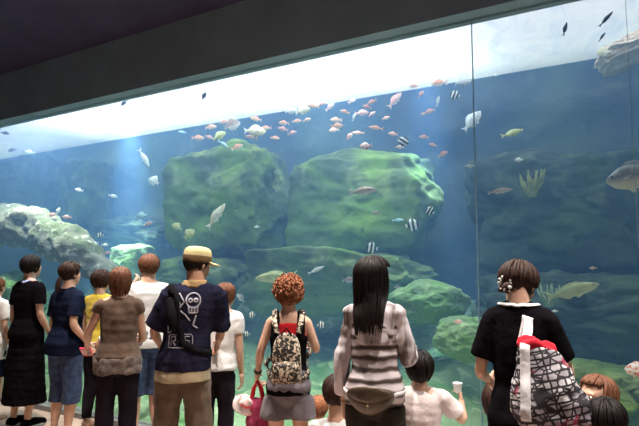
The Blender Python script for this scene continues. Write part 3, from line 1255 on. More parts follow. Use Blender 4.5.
def back_pt(x, z):
    """the point of the back of the shirt at x across and z up (metres, person's own axes)"""
    h = bv.ray_cast(Vector((x, -1.5, z)), Vector((0, 1, 0)))
    return h[0], h[1]


def strokes(name, lines, w, parent, m):
    g = G()
    for ln in lines:
        P, N_ = [], []
        for q in resample([Vector((a, 0, b)) for a, b in ln], max(4, int(len(ln) * 4))):
            l, n = back_pt(q.x, q.z)
            if l is not None:
                P.append(l + n * .0015)
                N_.append(n)
        if len(P) > 2:
            ribbon(g, P, N_, w, .0012)
    return put(name, g, m, parent)


cx, cz = .085, .775 * H
lines = [[(cx + .048 * math.cos(a), cz + .05 * math.sin(a)) for a in [k * math.pi / 8 for k in range(17)]],
         [(cx - .03, cz - .04), (cx - .028, cz - .085), (cx + .028, cz - .085), (cx + .03, cz - .04)],
         [(cx - .01, cz - .05), (cx - .01, cz - .085)], [(cx + .01, cz - .05), (cx + .01, cz - .085)],
         [(cx - .018 + .012 * math.cos(a), cz + .0 + .012 * math.sin(a)) for a in [k * math.pi / 4 for k in range(9)]],
         [(cx + .018 + .012 * math.cos(a), cz + .0 + .012 * math.sin(a)) for a in [k * math.pi / 4 for k in range(9)]],
         [(cx - .10, cz + .05), (cx - .06, cz - .01), (cx - .10, cz - .06), (cx - .05, cz - .10), (cx - .02, cz - .14)],
         [(cx - .12, cz + .03), (cx - .09, cz - .02), (cx - .12, cz - .09)],
         [(cx + .02, cz - .1), (cx + .0, cz - .17), (cx + .03, cz - .19)]]
strokes('skull_print', lines, .011, tee, M_print)
lines = []
for zc in (.735, .69, .655):
    z = zc * H
    x = -.075
    lines += [[(x - .012, z - .02), (x - .012, z + .02), (x + .012, z + .022), (x + .010, z - .018), (x - .012, z - .02)]]
z = .612 * H
for k, ch in enumerate('R45'):
    x = -.060 + .045 * k
    if ch == 'R':
        lines += [[(x, z - .03), (x, z + .03), (x + .03, z + .03), (x + .03, z), (x, z)], [(x + .006, z), (x + .032, z - .03)]]
    elif ch == '4':
        lines += [[(x + .03, z - .03), (x + .03, z + .03), (x, z - .005), (x + .035, z - .005)]]
    else:
        lines += [[(x + .035, z + .03), (x + .003, z + .03), (x + .003, z + .003), (x + .032, z + .003), (x + .032, z - .03), (x, z - .03)]]
lines += [[(-.078, z - .045), (.085, z - .045), (.085, z + .045), (-.078, z + .042), (-.078, z - .045)]]
strokes('lettering', lines, .006, tee, M_print)
# sling bag across the back
C_sling = cloth('black_nylon', (.010, .010, .012), .3)
root = empty('sling_bag', p.world(back_pt(-.05, .74 * H)[0]))
tag(root, 'black sling bag across the back of the man in the khaki cap', 'bag')


def to_root(g, person, root):
    return g.xf(lambda v: person.world(v) - root.location)


g = strap_on(bv, [(-.085, .06, .86 * H), (-.085, -.05, .86 * H), (-.075, -.2, .80 * H), (-.05, -.3, .70 * H), (.02, -.3, .63 * H), (.12, -.2, .58 * H), (.2, 0, .55 * H)], .045, .006, .003)
put('strap', to_root(g, p, root), C_sling, root)
g = G()
for k in range(9):
    pass
l0 = back_pt(-.078, .775 * H)[0]
l1 = back_pt(-.045, .67 * H)[0]
g.tube([l0 + Vector((0, -.025, 0)), l0.lerp(l1, .5) + Vector((0, -.03, 0)), l1 + Vector((0, -.025, 0))], [.026, .038, .030], 14, flat=.9)
put('pouch', to_root(g, p, root), C_sling, root)

# ---- woman with the backpack
p = Person(289, 277, 3.0, 'woman with curly auburn hair, bare shoulders and grey shorts', face=30, hy=-4, hair=dict(m=H_auburn, style='curly', seed=11, puff=.05), wide=.86,
           L=((-.120, -.01, .68), (-.138, .05, .575)), R=((.122, .01, .68), (.10, .13, .68)), curl={'L': .8, 'R': .6})
bp = p
H = p.H
red = p.shirt(cloth('red_cotton', (.65, .02, .03), .1), z0=.60, z1=.80, sleeve=0, t=.006, tb=.008, name='red_undertop', fold=.002)


def vest(g):
    p.torso(g, .50, .745, t0=.020, t1=.014)
    for sg in (-1, 1):
        g.tube([p.bend((sg * .058 * H, -.058 * H, .735 * H)), p.bend((sg * .056 * H, -.046 * H, .79 * H)), p.bend((sg * .052 * H, -.012 * H, .838 * H)), p.bend((sg * .054 * H, .03 * H, .80 * H)), p.bend((sg * .05 * H, .055 * H, .74 * H))],
               .026, 12)


vst = p.garment('vest_top', vest, C_black, fold=.004)
sh = p.trousers(C_grey, hem=.40, t=.020, th=.055, name='shorts', fold=.01)
p.shoes(C_white)
e, w_ = p.arms['L'][1], p.arms['L'][2]
g = G().tube([w_ + (e - w_) * .03, w_ + (e - w_) * .12], .027, 14, ends=False)
put('wristwatch', g, mat('black_watch', (.03, .03, .03), .3, spec=.6), p.root)

# patterned backpack
M_pack = bpy.data.materials.new('camouflage_nylon')
M_pack.use_nodes = True
nt = M_pack.node_tree
b = nt.nodes['Principled BSDF']
b.inputs['Roughness'].default_value = .7
tc = nt.nodes.new('ShaderNodeTexCoord')
vz = nt.nodes.new('ShaderNodeTexNoise')
vz.inputs['Scale'].default_value = 52
vz.inputs['Detail'].default_value = 2
vz.inputs['Distortion'].default_value = .8
nt.links.new(tc.outputs['Object'], vz.inputs['Vector'])
rp = nt.nodes.new('ShaderNodeValToRGB')
rp.color_ramp.interpolation = 'CONSTANT'
rp.color_ramp.elements[0].color = (.012, .010, .010, 1)
rp.color_ramp.elements[1].position = .54
rp.color_ramp.elements[1].color = (.60, .50, .38, 1)
e3 = rp.color_ramp.elements.new(.49)
e3.color = (.16, .11, .08, 1)
nt.links.new(vz.outputs['Fac'], rp.inputs[0])
nt.links.new(rp.outputs[0], b.inputs['Base Color'])
base = Vector((0, -.085 * H - .02, .0))
root = empty('backpack', p.world((0, base.y, .545 * H)))
tag(root, 'black and cream patterned backpack on the curly haired woman', 'backpack')
g = G()
rings = []
for z, wx, wy in ((.568, .042, .035), (.576, .057, .058), (.615, .060, .064), (.665, .059, .062), (.712, .054, .055), (.745, .045, .043), (.762, .031, .028), (.769, .016, .014)):
    rings.append([Vector((math.copysign(abs(math.cos(a)) ** .7, math.cos(a)) * wx * H, base.y - .030 * H + math.copysign(abs(math.sin(a)) ** .7, math.sin(a)) * wy * .62 * H, z * H)) for a in [2 * math.pi * k / 32 for k in range(32)]])
g.loft(rings)
gg = remeshed(g, .008, 2, lambda v, n: v + n * .006 * noise.noise(v * 18))
put('pack_body', to_root(gg, p, root), M_pack, root, weld=False)
g = G()
rings = []
for z, wx, wy in ((.574, .042, .02), (.581, .050, .028), (.615, .052, .031), (.645, .050, .028), (.652, .041, .02)):
    rings.append([Vector((math.copysign(abs(math.cos(a)) ** .7, math.cos(a)) * wx * H, base.y - .068 * H + math.copysign(abs(math.sin(a)) ** .7, math.sin(a)) * wy * .6 * H, z * H)) for a in [2 * math.pi * k / 28 for k in range(28)]])
g.loft(rings)
put('front_pocket', to_root(g, p, root), M_pack, root)
g = G().tube([(-.02 * H, base.y - .05 * H, .763 * H), (0, base.y - .052 * H, .79 * H), (.02 * H, base.y - .05 * H, .763 * H)], .006, 8)
put('top_handle', to_root(g, p, root), C_black, root)
g = G().tube([(-.04 * H, base.y - .085 * H, .658 * H), (0, base.y - .090 * H, .661 * H), (.04 * H, base.y - .085 * H, .658 * H)], .003, 6)
put('zipper', to_root(g, p, root), mat('zip_metal', (.5, .45, .35), .3, metallic=.8), root)
bv2 = p.bvh([vst, p.body])
for sg in (-1, 1):
    g = strap_on(bv2, [(sg * .022, base.y - .02, .765 * H), (sg * .055 * H, -.07 * H, .79 * H), (sg * .060 * H, -.02 * H, .86 * H), (sg * .062 * H, .06 * H, .80 * H), (sg * .070 * H, .09 * H, .70 * H), (sg * .10 * H, 0, .60 * H), (sg * .06 * H, base.y, .57 * H)], .032, .007, .003)
    put('strap', to_root(g, p, root), M_pack, root)

# pink bag with a white cloth hat in her left hand
w = p.world(p.arms['L'][2]) + Vector((0, 0, -.05))
root = empty('shopping_bag', (w.x, w.y, w.z - .42))
tag(root, 'pink bag with red handles hanging from the hand of the curly haired woman', 'bag')
g = G()
rings = []
for z, a, bb in ((.0, .05, .03), (.02, .085, .05), (.14, .085, .05), (.27, .072, .036), (.31, .055, .012)):
    rings.append([Vector((math.cos(t) * a, math.sin(t) * bb, z)) for t in [2 * math.pi * k / 24 for k in range(24)]])
g.loft(rings)
gg = remeshed(g, .009, 2, lambda v, n: v + n * .010 * noise.noise(v * 15))
put('bag_body', gg, cloth('magenta_cloth', (.42, .05, .13), .2), root, weld=False)
for yy in (-.012, .012):
    g = G().tube([(-.045, yy, .30), (-.03, yy, .37), (0, yy * .5, .415), (.03, yy, .37), (.045, yy, .30)], .009, 8, flat=.6)
    put('handle', g, cloth('red_webbing', (.62, .03, .04), .1), root)
g = G()
hc = w + Vector((-.075, -.035, -.14))
for r0, z0 in ((.075, 0), ):
    pass
rings = []
for z, r in ((-.030, .090), (-.022, .088), (-.012, .060), (.015, .055), (.035, .040), (.042, .012)):
    rings.append([Vector((math.cos(t) * r * (1 + .08 * math.sin(3 * t)), math.sin(t) * r * .8, z + .006 * math.sin(4 * t))) for t in [2 * math.pi * k / 28 for k in range(28)]])
g.loft(rings)
M_hat = mat('white_pink_print', (.75, .62, .60), .85, 30, .2, color2=(.80, .12, .15), lo=.55, hi=.62)
o = put('hat', g, M_hat, loc=hc, rot=(.5, .5, 0))
tag(o, 'small white and pink sun hat held beside the pink bag', 'hat')

# ---- girl with long black hair
p = Person(374, 258, 2.85, 'woman with very long straight black hair in a pale layered blouse', face=14, hy=-44, hp=4, hair=dict(m=H_black, style='long', length=1.5, seed=12, puff=.085, fringe=False),
           L=((-.112, -.01, .63), (-.116, .03, .485)), R=((.115, .02, .64), (.090, .13, .68)), curl=.5, wide=.84)
H = p.H
girl = p
# blouse with brown and grey stripes
M_bl = bpy.data.materials.new('striped_voile')
M_bl.use_nodes = True
nt = M_bl.node_tree
b = nt.nodes['Principled BSDF']
b.inputs['Roughness'].default_value = .85
tc = nt.nodes.new('ShaderNodeTexCoord')
sx = nt.nodes.new('ShaderNodeSeparateXYZ')
nt.links.new(tc.outputs['Object'], sx.inputs[0])
nn = nt.nodes.new('ShaderNodeTexNoise')
nn.inputs['Scale'].default_value = 7
nt.links.new(tc.outputs['Object'], nn.inputs['Vector'])
m1 = nt.nodes.new('ShaderNodeMath')
m1.operation = 'MULTIPLY_ADD'
nt.links.new(nn.outputs['Fac'], m1.inputs[0])
m1.inputs[1].default_value = .05
nt.links.new(sx.outputs['Z'], m1.inputs[2])
m2 = nt.nodes.new('ShaderNodeMath')
m2.operation = 'MULTIPLY'
nt.links.new(m1.outputs[0], m2.inputs[0])
m2.inputs[1].default_value = 110
m3 = nt.nodes.new('ShaderNodeMath')
m3.operation = 'SINE'
nt.links.new(m2.outputs[0], m3.inputs[0])
rp = nt.nodes.new('ShaderNodeValToRGB')
rp.color_ramp.elements[0].position = .15
rp.color_ramp.elements[0].color = (.07, .045, .04, 1)
rp.color_ramp.elements[1].position = .75
rp.color_ramp.elements[1].color = (.62, .55, .57, 1)
mr = nt.nodes.new('ShaderNodeMapRange')
mr.inputs[1].default_value = -1
mr.inputs[2].default_value = 1
nt.links.new(m3.outputs[0], mr.inputs[0])
nt.links.new(mr.outputs[0], rp.inputs[0])
nt.links.new(rp.outputs[0], b.inputs['Base Color'])
C_lav = mat('sheer_streaked_voile', (.16, .12, .115), .85, 1, color2=(.76, .70, .74), lo=.36, hi=.56)
nt_ = C_lav.node_tree
mp_ = nt_.nodes.new('ShaderNodeMapping')
mp_.inputs['Scale'].default_value = (22, 22, 4.5)
nz_ = [n for n in nt_.nodes if n.type == 'TEX_NOISE'][0]
nt_.links.new([n for n in nt_.nodes if n.type == 'TEX_COORD'][0].outputs['Object'], mp_.inputs[0])
nt_.links.new(mp_.outputs[0], nz_.inputs['Vector'])
blouse = p.shirt(M_bl, z0=.50, sleeve=0, t=.016, tb=.034, name='blouse', fold=.014)


def sleeves(g):
    for side, sg in (('L', -1), ('R', 1)):
        P, R = p.arm_part(side, 0, 1.75, .014, .026)
        g.tube(P, R, 18, ends=False)
        g.ball(p.arms[side][0], .030 * H + .010)
        g.tube([p.bend((0, -.006 * H, .830 * H)), p.arms[side][0]], [.028 * H + .012, .024 * H + .012], 14)
    p.torso(g, .70, .836, t0=.026, t1=.014)


p.garment('cardigan', sleeves, C_lav, fold=.016)
C_olive = cloth('dark_olive_cloth', (.035, .030, .026), .3)
tr = p.trousers(C_olive, hem=.04, t=.018, th=.04, waist=.58)
p.shoes(C_dpants)
for sg in (-1, 1):
    e, w_ = p.arms['L' if sg < 0 else 'R'][1:]
# waist bag
root = empty('waist_bag', p.world((0, -.10 * H, .50 * H)))
tag(root, 'brown leather waist bag on the hips of the long haired woman', 'bag')
M_lea = mat('brown_leather', (.075, .050, .030), .32, 14, .35, .25, 60, spec=.6)
g = G()
rings = []
for k in range(15):
    f = k / 14
    a = math.pi * f
    x = (-.5 + f) * .155 * H
    half = (.012 + .033 * math.sin(a) ** .7) * H
    zc = (.540 - .016 * math.sin(a)) * H
    yc = -.088 * H - .020 + .5 * (x / (.155 * H)) ** 2 * .10 * H * 1.6
    rings.append([Vector((x, yc + math.cos(t) * .030 * H * (.45 + .55 * math.sin(a)), zc + math.sin(t) * half)) for t in [2 * math.pi * j / 20 for j in range(20)]])
g.loft(rings)
put('bag_body', to_root(g, p, root), M_lea, root)
g = G()
rings = []
for k in range(13):
    f = k / 12
    a = math.pi * f
    x = (-.5 + f) * .135 * H
    half = (.006 + .020 * math.sin(a) ** .7) * H
    yc = -.088 * H - .020 - .032 * H + .5 * (x / (.155 * H)) ** 2 * .10 * H * 2.2
    rings.append([Vector((x, yc + math.cos(t) * .006 * H, .552 * H + math.sin(t) * half)) for t in [2 * math.pi * j / 16 for j in range(16)]])
g.loft(rings)
put('flap', to_root(g, p, root), M_lea, root)
g = G().ball((0, -.088 * H - .062, .519 * H), (.010, .006, .014))
put('clasp', to_root(g, p, root), mat('brass_clasp', (.85, .75, .5), .25, metallic=.7), root)
bv3 = p.bvh([blouse, tr])
g = strap_on(bv3, [(math.sin(a) * .3, math.cos(a) * -.3, .560 * H) for a in [k * 2 * math.pi / 24 for k in range(25)]], .022, .003, .003, n=70)
put('belt', to_root(g, p, root), cloth('white_webbing', (.70, .66, .66), .1), root)

# ---- woman in black with the tote
p = Person(517, 262, 2.66, 'woman in a black t-shirt with dark hair pinned up at the neck', face=6, hy=-20, hp=-18, drop=.42, hair=dict(m=H_dark, style='tied', seed=13, puff=.06, tail=((0, -.36, .04), (-.14, -.46, -.26))),
           L=((-.112, .0, .645), (-.10, .12, .60)), R=((.122, .04, .65), (.105, .15, .62)), curl=.6, wide=.80, lean=.04)
H = p.H
bw = p
tee2 = p.shirt(C_black, z0=.46, sleeve=.8, t=.016, tb=.024, ts=.016, tse=.030)
p.trousers(C_dpants, hem=.05, t=.012, th=.02)
p.shoes(C_black)
# necklace
g = G()
nb = p.bvh([tee2, p.body])
g = strap_on(nb, [(math.sin(a) * .060 * H * 1.0, -.006 * H - math.cos(a) * .055 * H + p.lean * .33 * H, (.846 + .006 * abs(math.sin(a))) * H) for a in [-1.5 + k * .25 for k in range(13)]], .014, .004, .003)
put('collar_band', g, C_white, p.root)
# pearl scrunchie
M_pearl = mat('pearl', (.72, .72, .66), .25, spec=.7)
g = G()
M, hh = p.hm, p.hh
rnd = random.Random(5)
for k in range(26):
    a = k * .52
    c = M @ (Vector((-.10 + math.cos(a) * .13 + rnd.uniform(-.03, .03), -.50 + rnd.uniform(-.06, .06), -.08 + math.sin(a) * .16)) * hh)
    g.ball(c, hh * rnd.uniform(.026, .042), seg=10, rings=6)
put('hair_clip', g, M_pearl, p.root)

# tote bag
M_tote = bpy.data.materials.new('comic_print_canvas')
M_tote.use_nodes = True
nt = M_tote.node_tree
N, L = nt.nodes, nt.links
b = N['Principled BSDF']
b.inputs['Roughness'].default_value = .8
tc = N.new('ShaderNodeTexCoord')
mp = N.new('ShaderNodeMapping')
mp.inputs['Rotation'].default_value = (1.5708, 0.0, .25)
L.new(tc.outputs['Object'], mp.inputs[0])
br = N.new('ShaderNodeTexBrick')
br.inputs['Scale'].default_value = 9
br.inputs['Mortar Size'].default_value = .035
br.inputs['Color1'].default_value = (.80, .78, .80, 1)
br.inputs['Color2'].default_value = (.34, .30, .36, 1)
br.inputs['Mortar'].default_value = (.015, .012, .02, 1)
br.offset = .37
br.squash = 1.5
L.new(mp.outputs[0], br.inputs['Vector'])
vo = N.new('ShaderNodeTexVoronoi')
vo.feature = 'DISTANCE_TO_EDGE'
vo.inputs['Scale'].default_value = 24
L.new(tc.outputs['Object'], vo.inputs['Vector'])
r1 = N.new('ShaderNodeMapRange')
r1.inputs[1].default_value = .05
r1.inputs[2].default_value = .09
L.new(vo.outputs['Distance'], r1.inputs[0])
no = N.new('ShaderNodeTexNoise')
no.inputs['Scale'].default_value = 9
no.inputs['Detail'].default_value = 3
L.new(tc.outputs['Object'], no.inputs['Vector'])
r2 = N.new('ShaderNodeMapRange')
r2.inputs[1].default_value = .60
r2.inputs[2].default_value = .66
L.new(no.outputs['Fac'], r2.inputs[0])
r3 = N.new('ShaderNodeMapRange')
r3.inputs[1].default_value = .44
r3.inputs[2].default_value = .38
L.new(no.outputs['Fac'], r3.inputs[0])
x1 = N.new('ShaderNodeMix')
x1.data_type = 'RGBA'
L.new(r1.outputs[0], x1.inputs[0])
x1.inputs[6].default_value = (.02, .015, .02, 1)
L.new(br.outputs[0], x1.inputs[7])
x2 = N.new('ShaderNodeMix')
x2.data_type = 'RGBA'
L.new(r2.outputs[0], x2.inputs[0])
L.new(x1.outputs[2], x2.inputs[6])
x2.inputs[7].default_value = (.36, .03, .08, 1)
x3 = N.new('ShaderNodeMix')
x3.data_type = 'RGBA'
L.new(r3.outputs[0], x3.inputs[0])
L.new(x2.outputs[2], x3.inputs[6])
x3.inputs[7].default_value = (.02, .016, .022, 1)
L.new(x3.outputs[2], b.inputs['Base Color'])
bc = at_y(548, 386, 2.66 - .25)      # middle of the bag, behind her right hip
root = empty('tote_bag', (bc.x, bc.y, bc.z - .17))
root.rotation_euler = (0, 0, math.radians(10))
TS = .93
tag(root, 'tote bag with a black white and red comic print on white straps', 'bag')
g = G()
rings = []
prof = [(0, .10, .05, .015), (.012, .135, .085, .012), (.06, .163, .10, .01), (.13, .160, .095, 0), (.20, .138, .075, -.012), (.26, .110, .055, -.025), (.31, .088, .038, -.035), (.345, .072, .026, -.042)]
for z, a, bb, xo in prof:
    a, bb, z, xo = a * TS, bb * TS, z * TS, xo * TS + .004
    rings.append([Vector((xo + math.copysign(abs(math.cos(t)) ** .8, math.cos(t)) * a, math.copysign(abs(math.sin(t)) ** .8, math.sin(t)) * bb, z)) for t in [2 * math.pi * k / 36 for k in range(36)]])
g.loft(rings)
gg = remeshed(g, .009, 2, lambda v, n: v + n * (.016 * noise.noise(Vector((v.x * 16, v.y * 9, v.z * 7))) + .006 * noise.noise(v * 30)))
put('bag_body', gg, M_tote, root, weld=False)
g = G()
rr_ = []
for z, k_ in ((.325, .9), (.345, 1.04), (.362, .96), (.372, .6), (.366, .1)):
    z -= .024
    rr_.append([Vector((-.037 + math.cos(t) * .074 * k_, math.sin(t) * .028 * k_, z + .010 * math.sin(3 * t) + .03 * math.cos(t) * -.4)) for t in [2 * math.pi * q_ / 28 for q_ in range(28)]])
g.loft(rr_)
put('lining', g, cloth('red_lining', (.62, .02, .04), .15), root)
M_strap = cloth('white_canvas', (.80, .77, .80), .06)
tote_me = [v.co + root.location for v in bpy.data.objects[[c.name for c in root.children if c.name.startswith('bag_body')][0]].data.vertices]
rq = Matrix.Rotation(math.radians(10), 4, 'Z')
bagm = [c for c in root.children if c.name.startswith('bag_body')][0]
bvs = [p.loc((rq @ v.co) + root.location) for v in bagm.data.vertices]
bfs = [tuple(f.vertices) for f in bagm.data.polygons]
nb0 = len(bvs)
bvs += [v.co.copy() for v in tee2.data.vertices]
bfs += [tuple(i + nb0 for i in f.vertices) for f in tee2.data.polygons]
both = BVHTree.FromPolygons(bvs, bfs)
zt = p.loc(root.location).z
for k, (xa, xb, zb, wd) in enumerate(((.044, .046, .05, .038), (.030, .012, .33, .022))):
    P, Nn = [], []
    for i in range(44):
        f = i / 43
        z = zt + zb + (.80 * H - zt - zb) * f
        x = xb + (xa - xb) * f
        h = both.ray_cast(Vector((x, -1.5, z)), Vector((0, 1, 0)))
        if h[0] is not None:
            P.append(h[0] + Vector((0, -.006, 0)))
            Nn.append(Vector((0, -1, .1)).normalized())
    for q in ((xa, -.03 * H, .84 * H), (xa, 0.01 * H, .85 * H), (xa, .04 * H, .84 * H), (xa, .08 * H, .79 * H), (xa + .01, .12 * H, .73 * H)):
        l, n, _, _ = both.find_nearest(Vector(q) + Vector((0, p.lean * .3 * H, 0)))
        P.append(l + n * .006)
        Nn.append(n)
    # the band is pulled taut: never sags towards the back
    for _ in range(14):
        Q = [P[0]] + [(P[i - 1] + P[i] + P[i + 1]) / 3 for i in range(1, len(P) - 1)] + [P[-1]]
        for i in range(len(P) - 6):
            Q[i].y = min(Q[i].y, P[i].y)
        P = Q
    for i, q in enumerate(P):
        l, n, _, _ = both.find_nearest(q)
        if (q - l).dot(n) < .005:
            P[i] = l + n * .007
    for _ in range(3):
        Nn = [Nn[0]] + [(Nn[i - 1] + Nn[i] + Nn[i + 1]).normalized() for i in range(1, len(Nn) - 1)] + [Nn[-1]]
    g = ribbon(G(), P, Nn, wd, .005)
    iq = rq.inverted()
    g.xf(lambda v: iq @ (p.world(v) - root.location))
    put('strap', g, M_strap, root)

# ---- children at the window
p = Person(319, 403, 3.50, 'small child with short brown hair low at the window', kid=True, sit=True, hf=.16, face=30, hair=dict(m=H_auburn, style='short', seed=20, puff=.06))
p.shirt(cloth('brown_toddler_top', (.35, .16, .06), .2), sleeve=.6)
p.trousers(C_denim)
p = Person(336, 383, 3.22, 'child in white crouching just behind the long haired woman', kid=True, sit=True, hf=.15, face=10, hair=dict(m=H_dark, style='short', seed=21, puff=.06))
p.shirt(C_white, sleeve=.7)
p.trousers(C_denim)
p = Person(419, 351, 3.16, 'boy in a pale t-shirt raising one hand beside the long haired woman', kid=True, sex='m', face=18, hy=8, hair=dict(m=H_black, style='short', seed=22, puff=.05), wide=1.05,
           R=((.235, .06, .60), (.225, .10, .71)), L=((-.15, .0, .60), (-.12, .12, .50)), curl=.9)
p.shirt(cloth('cream_cotton', (.76, .66, .66), .08), z0=.48, sleeve=.6, ts=.016, tse=.026, fold=.010)
p.trousers(C_denim, hem=.3)
w = p.world(p.arms['R'][2])
root = empty('paper_cup', w + Vector((-.015, .02, .055)))
g = G()
g.loft([[Vector((math.cos(t) * r, math.sin(t) * r, z)) for t in [2 * math.pi * k / 20 for k in range(20)]] for z, r in ((0, .020), (.05, .027), (.055, .029))])
bpy.data.objects.remove(root)
o = put('paper_cup', g, C_white, loc=w + Vector((-.02, .0, .045)))
tag(o, 'small white cup in the raised hand of the boy', 'cup')
p = Person(503, 386, 3.15, 'child in white mostly hidden behind the woman in black', kid=True, sit=True, face=10, hair=dict(m=H_dark, style='short', seed=23), wide=1.25)
p.shirt(C_white, sleeve=.7)
p.trousers(C_denim)
p = Person(598, 375, 2.95, 'small child turned to the side with brown hair and fringe', kid=True, face=75, hy=68, hp=14, hair=dict(m=H_brown, style='bob', length=.35, seed=24, puff=.03, fringe=False))
p.shirt(C_white, sleeve=.6)
p.trousers(C_denim)
p = Person(605, 399, 2.45, 'child with dark hair in a white top in front of the small child', kid=True, hf=.165, face=0, hair=dict(m=H_black, style='short', seed=25, puff=.06), wide=1.15)
p.shirt(C_white, sleeve=.6)
p.trousers(C_denim)

# ------------------------------------------------------------------ fish
def fish_mat(name, c, c2=None, stripes=0, belly=None, sc=9, rough=.45):
    m = bpy.data.materials.new(name)
    m.use_nodes = True
    nt = m.node_tree
    N, L = nt.nodes, nt.links
    b = N['Principled BSDF']
    b.inputs['Roughness'].default_value = rough
    tc = N.new('ShaderNodeTexCoord')
    sp = N.new('ShaderNodeSeparateXYZ')
    L.new(tc.outputs['Object'], sp.inputs[0])
    col = None
    if stripes:
        mu = N.new('ShaderNodeMath')
        mu.operation = 'MULTIPLY'
        L.new(sp.outputs['X'], mu.inputs[0])
        mu.inputs[1].default_value = stripes
        si = N.new('ShaderNodeMath')
        si.operation = 'SINE'
        L.new(mu.outputs[0], si.inputs[0])
        mr = N.new('ShaderNodeMapRange')
        mr.inputs[1].default_value = -.15
        mr.inputs[2].default_value = .15
        L.new(si.outputs[0], mr.inputs[0])
        fac = mr.outputs[0]
    else:
        n = N.new('ShaderNodeTexNoise')
        n.inputs['Scale'].default_value = sc
        n.inputs['Detail'].default_value = 3
        L.new(tc.outputs['Object'], n.inputs['Vector'])
        mr = N.new('ShaderNodeMapRange')
        mr.inputs[1].default_value = .42
        mr.inputs[2].default_value = .62
        L.new(n.outputs['Fac'], mr.inputs[0])
        fac = mr.outputs[0]
    x = N.new('ShaderNodeMix')
    x.data_type = 'RGBA'
    L.new(fac, x.inputs[0])
    x.inputs[6].default_value = (*c, 1)
    x.inputs[7].default_value = (*(c2 or tuple(v * .75 for v in c)), 1)
    col = x.outputs[2]
    if belly:
        mr = N.new('ShaderNodeMapRange')
        mr.inputs[1].default_value = .02
        mr.inputs[2].default_value = -.10
        L.new(sp.outputs['Z'], mr.inputs[0])
        y = N.new('ShaderNodeMix')
        y.data_type = 'RGBA'
        L.new(mr.outputs[0], y.inputs[0])
        L.new(col, y.inputs[6])
        y.inputs[7].default_value = (*belly, 1)
        col = y.outputs[2]
    L.new(col, b.inputs['Base Color'])
    return m


FM = {
    'orange': fish_mat('orange_scales', (.90, .36, .22), (.95, .62, .50), belly=(1, .84, .74)),
    'pink': fish_mat('pink_scales', (.85, .38, .36), (.9, .58, .52), belly=(.95, .75, .70)),
    'cream': fish_mat('cream_scales', (.92, .78, .50), (.98, .93, .78), sc=6),
    'white': fish_mat('white_scales', (.95, .95, .95), (.75, .80, .85)),
    'yellow': fish_mat('yellow_scales', (.85, .80, .35), (.6, .65, .3)),
    'blue': fish_mat('pale_blue_scales', (.45, .80, .95), (.75, .92, 1.0)),
    'bw': fish_mat('black_white_stripes', (.95, .95, .92), (.02, .02, .02), stripes=19),
    'dark': fish_mat('dark_scales', (.06, .07, .12), (.10, .12, .18)),
    'brown': fish_mat('brown_scales', (.30, .20, .16), (.42, .30, .24), belly=(.85, .78, .72)),
    'green': fish_mat('olive_scales', (.50, .55, .25), (.68, .70, .38), belly=(.75, .75, .5), sc=5),
    'grey': fish_mat('grey_scales', (.20, .22, .24), (.34, .36, .36), belly=(.70, .70, .66), sc=6),
    'koi': fish_mat('white_red_scales', (.97, .92, .90), (.85, .22, .15), sc=7),
}
M_fisheye = mat('fish_eye', (.01, .01, .012), .15, spec=.7)


def fish_geo(deep, slim=.42, tail=.30, dorsal=.5, fork=.5, bend=.0):
    """a fish of length 1 along X, head at +X; deep = body height / length"""
    g = G()
    prof = [(.5, .06), (.475, .22), (.43, .42), (.36, .66), (.26, .88), (.12, 1.0), (-.02, .94), (-.14, .74), (-.24, .50), (-.31, .32), (-.35, .24)]
    hd = deep / 2
    rings = []
    for x, k in prof:
        rings.append([Vector((x, math.cos(a) * k * hd * slim, math.sin(a) * k * hd - (.08 * hd if x > .3 else 0))) for a in [2 * math.pi * i / 16 for i in range(16)]])
    g.loft(rings)

    def fin(pts, th=.012):
        n = len(pts)
        vs = [Vector((x, th * s, z)) for s in (-1, 1) for x, z in pts]
        fs = [tuple(range(n))[::-1], tuple(range(n, 2 * n))] + [(i, (i + 1) % n, n + (i + 1) % n, n + i) for i in range(n)]
        g.add(vs, fs)
    th = tail * .62
    # tail fin, two lobes
    fin([(-.34, hd * .22), (-.42, th * .55), (-.5 - .04 * fork, th), (-.47, th * .45), (-.44 + .03 * (1 - fork) - .04 * (1 - fork), 0), (-.34, 0)])
    fin([(-.34, 0), (-.44 - .01, 0), (-.47, -th * .45), (-.5 - .04 * fork, -th), (-.42, -th * .55), (-.34, -hd * .22)])
    # dorsal and anal fins
    dh = hd * dorsal
    fin([(.24, hd * .84), (.14, hd * .98 + dh * .7), (0, hd * .95 + dh), (-.12, hd * .75 + dh * .9), (-.22, hd * .52 + dh * .5), (-.24, hd * .40), (-.05, hd * .6), (.12, hd * .7)])
    fin([(-.02, -hd * .88), (-.08, -hd * .9 - dh * .8), (-.17, -hd * .66 - dh * .7), (-.25, -hd * .38 - dh * .1), (-.2, -hd * .3), (-.06, -hd * .5)])
    fin([(.18, -hd * .86), (.10, -hd * 1.0 - dh * .7), (.04, -hd * 1.0 - dh * .5), (.06, -hd * .7)])
    # pectoral fins on the sides
    for s in (-1, 1):
        y0 = s * hd * slim * .92
        vs = [Vector((.24, y0, -.1 * hd)), Vector((.10, y0 + s * .07, .12 * hd)), Vector((.04, y0 + s * .08, -.18 * hd)), Vector((.12, y0 + s * .05, -.42 * hd))]
        vs += [v + Vector((0, -s * .012, 0)) for v in vs]
        g.add(vs, [(0, 1, 2, 3), (7, 6, 5, 4), (0, 4, 5, 1), (1, 5, 6, 2), (2, 6, 7, 3), (3, 7, 4, 0)])
    if bend:
        g.xf(lambda p: Vector((p.x, p.y + bend * p.x * p.x, p.z)))
    return g


SHAPES = {'std': (.36, .42, .30, .4, .6), 'slim': (.24, .5, .22, .35, .3), 'deep': (.60, .30, .34, .35, .4), 'disc': (.85, .24, .34, .3, .2), 'long': (.19, .6, .16, .3, .1), 'fat': (.46, .5, .26, .35, .3)}
FISH = {}


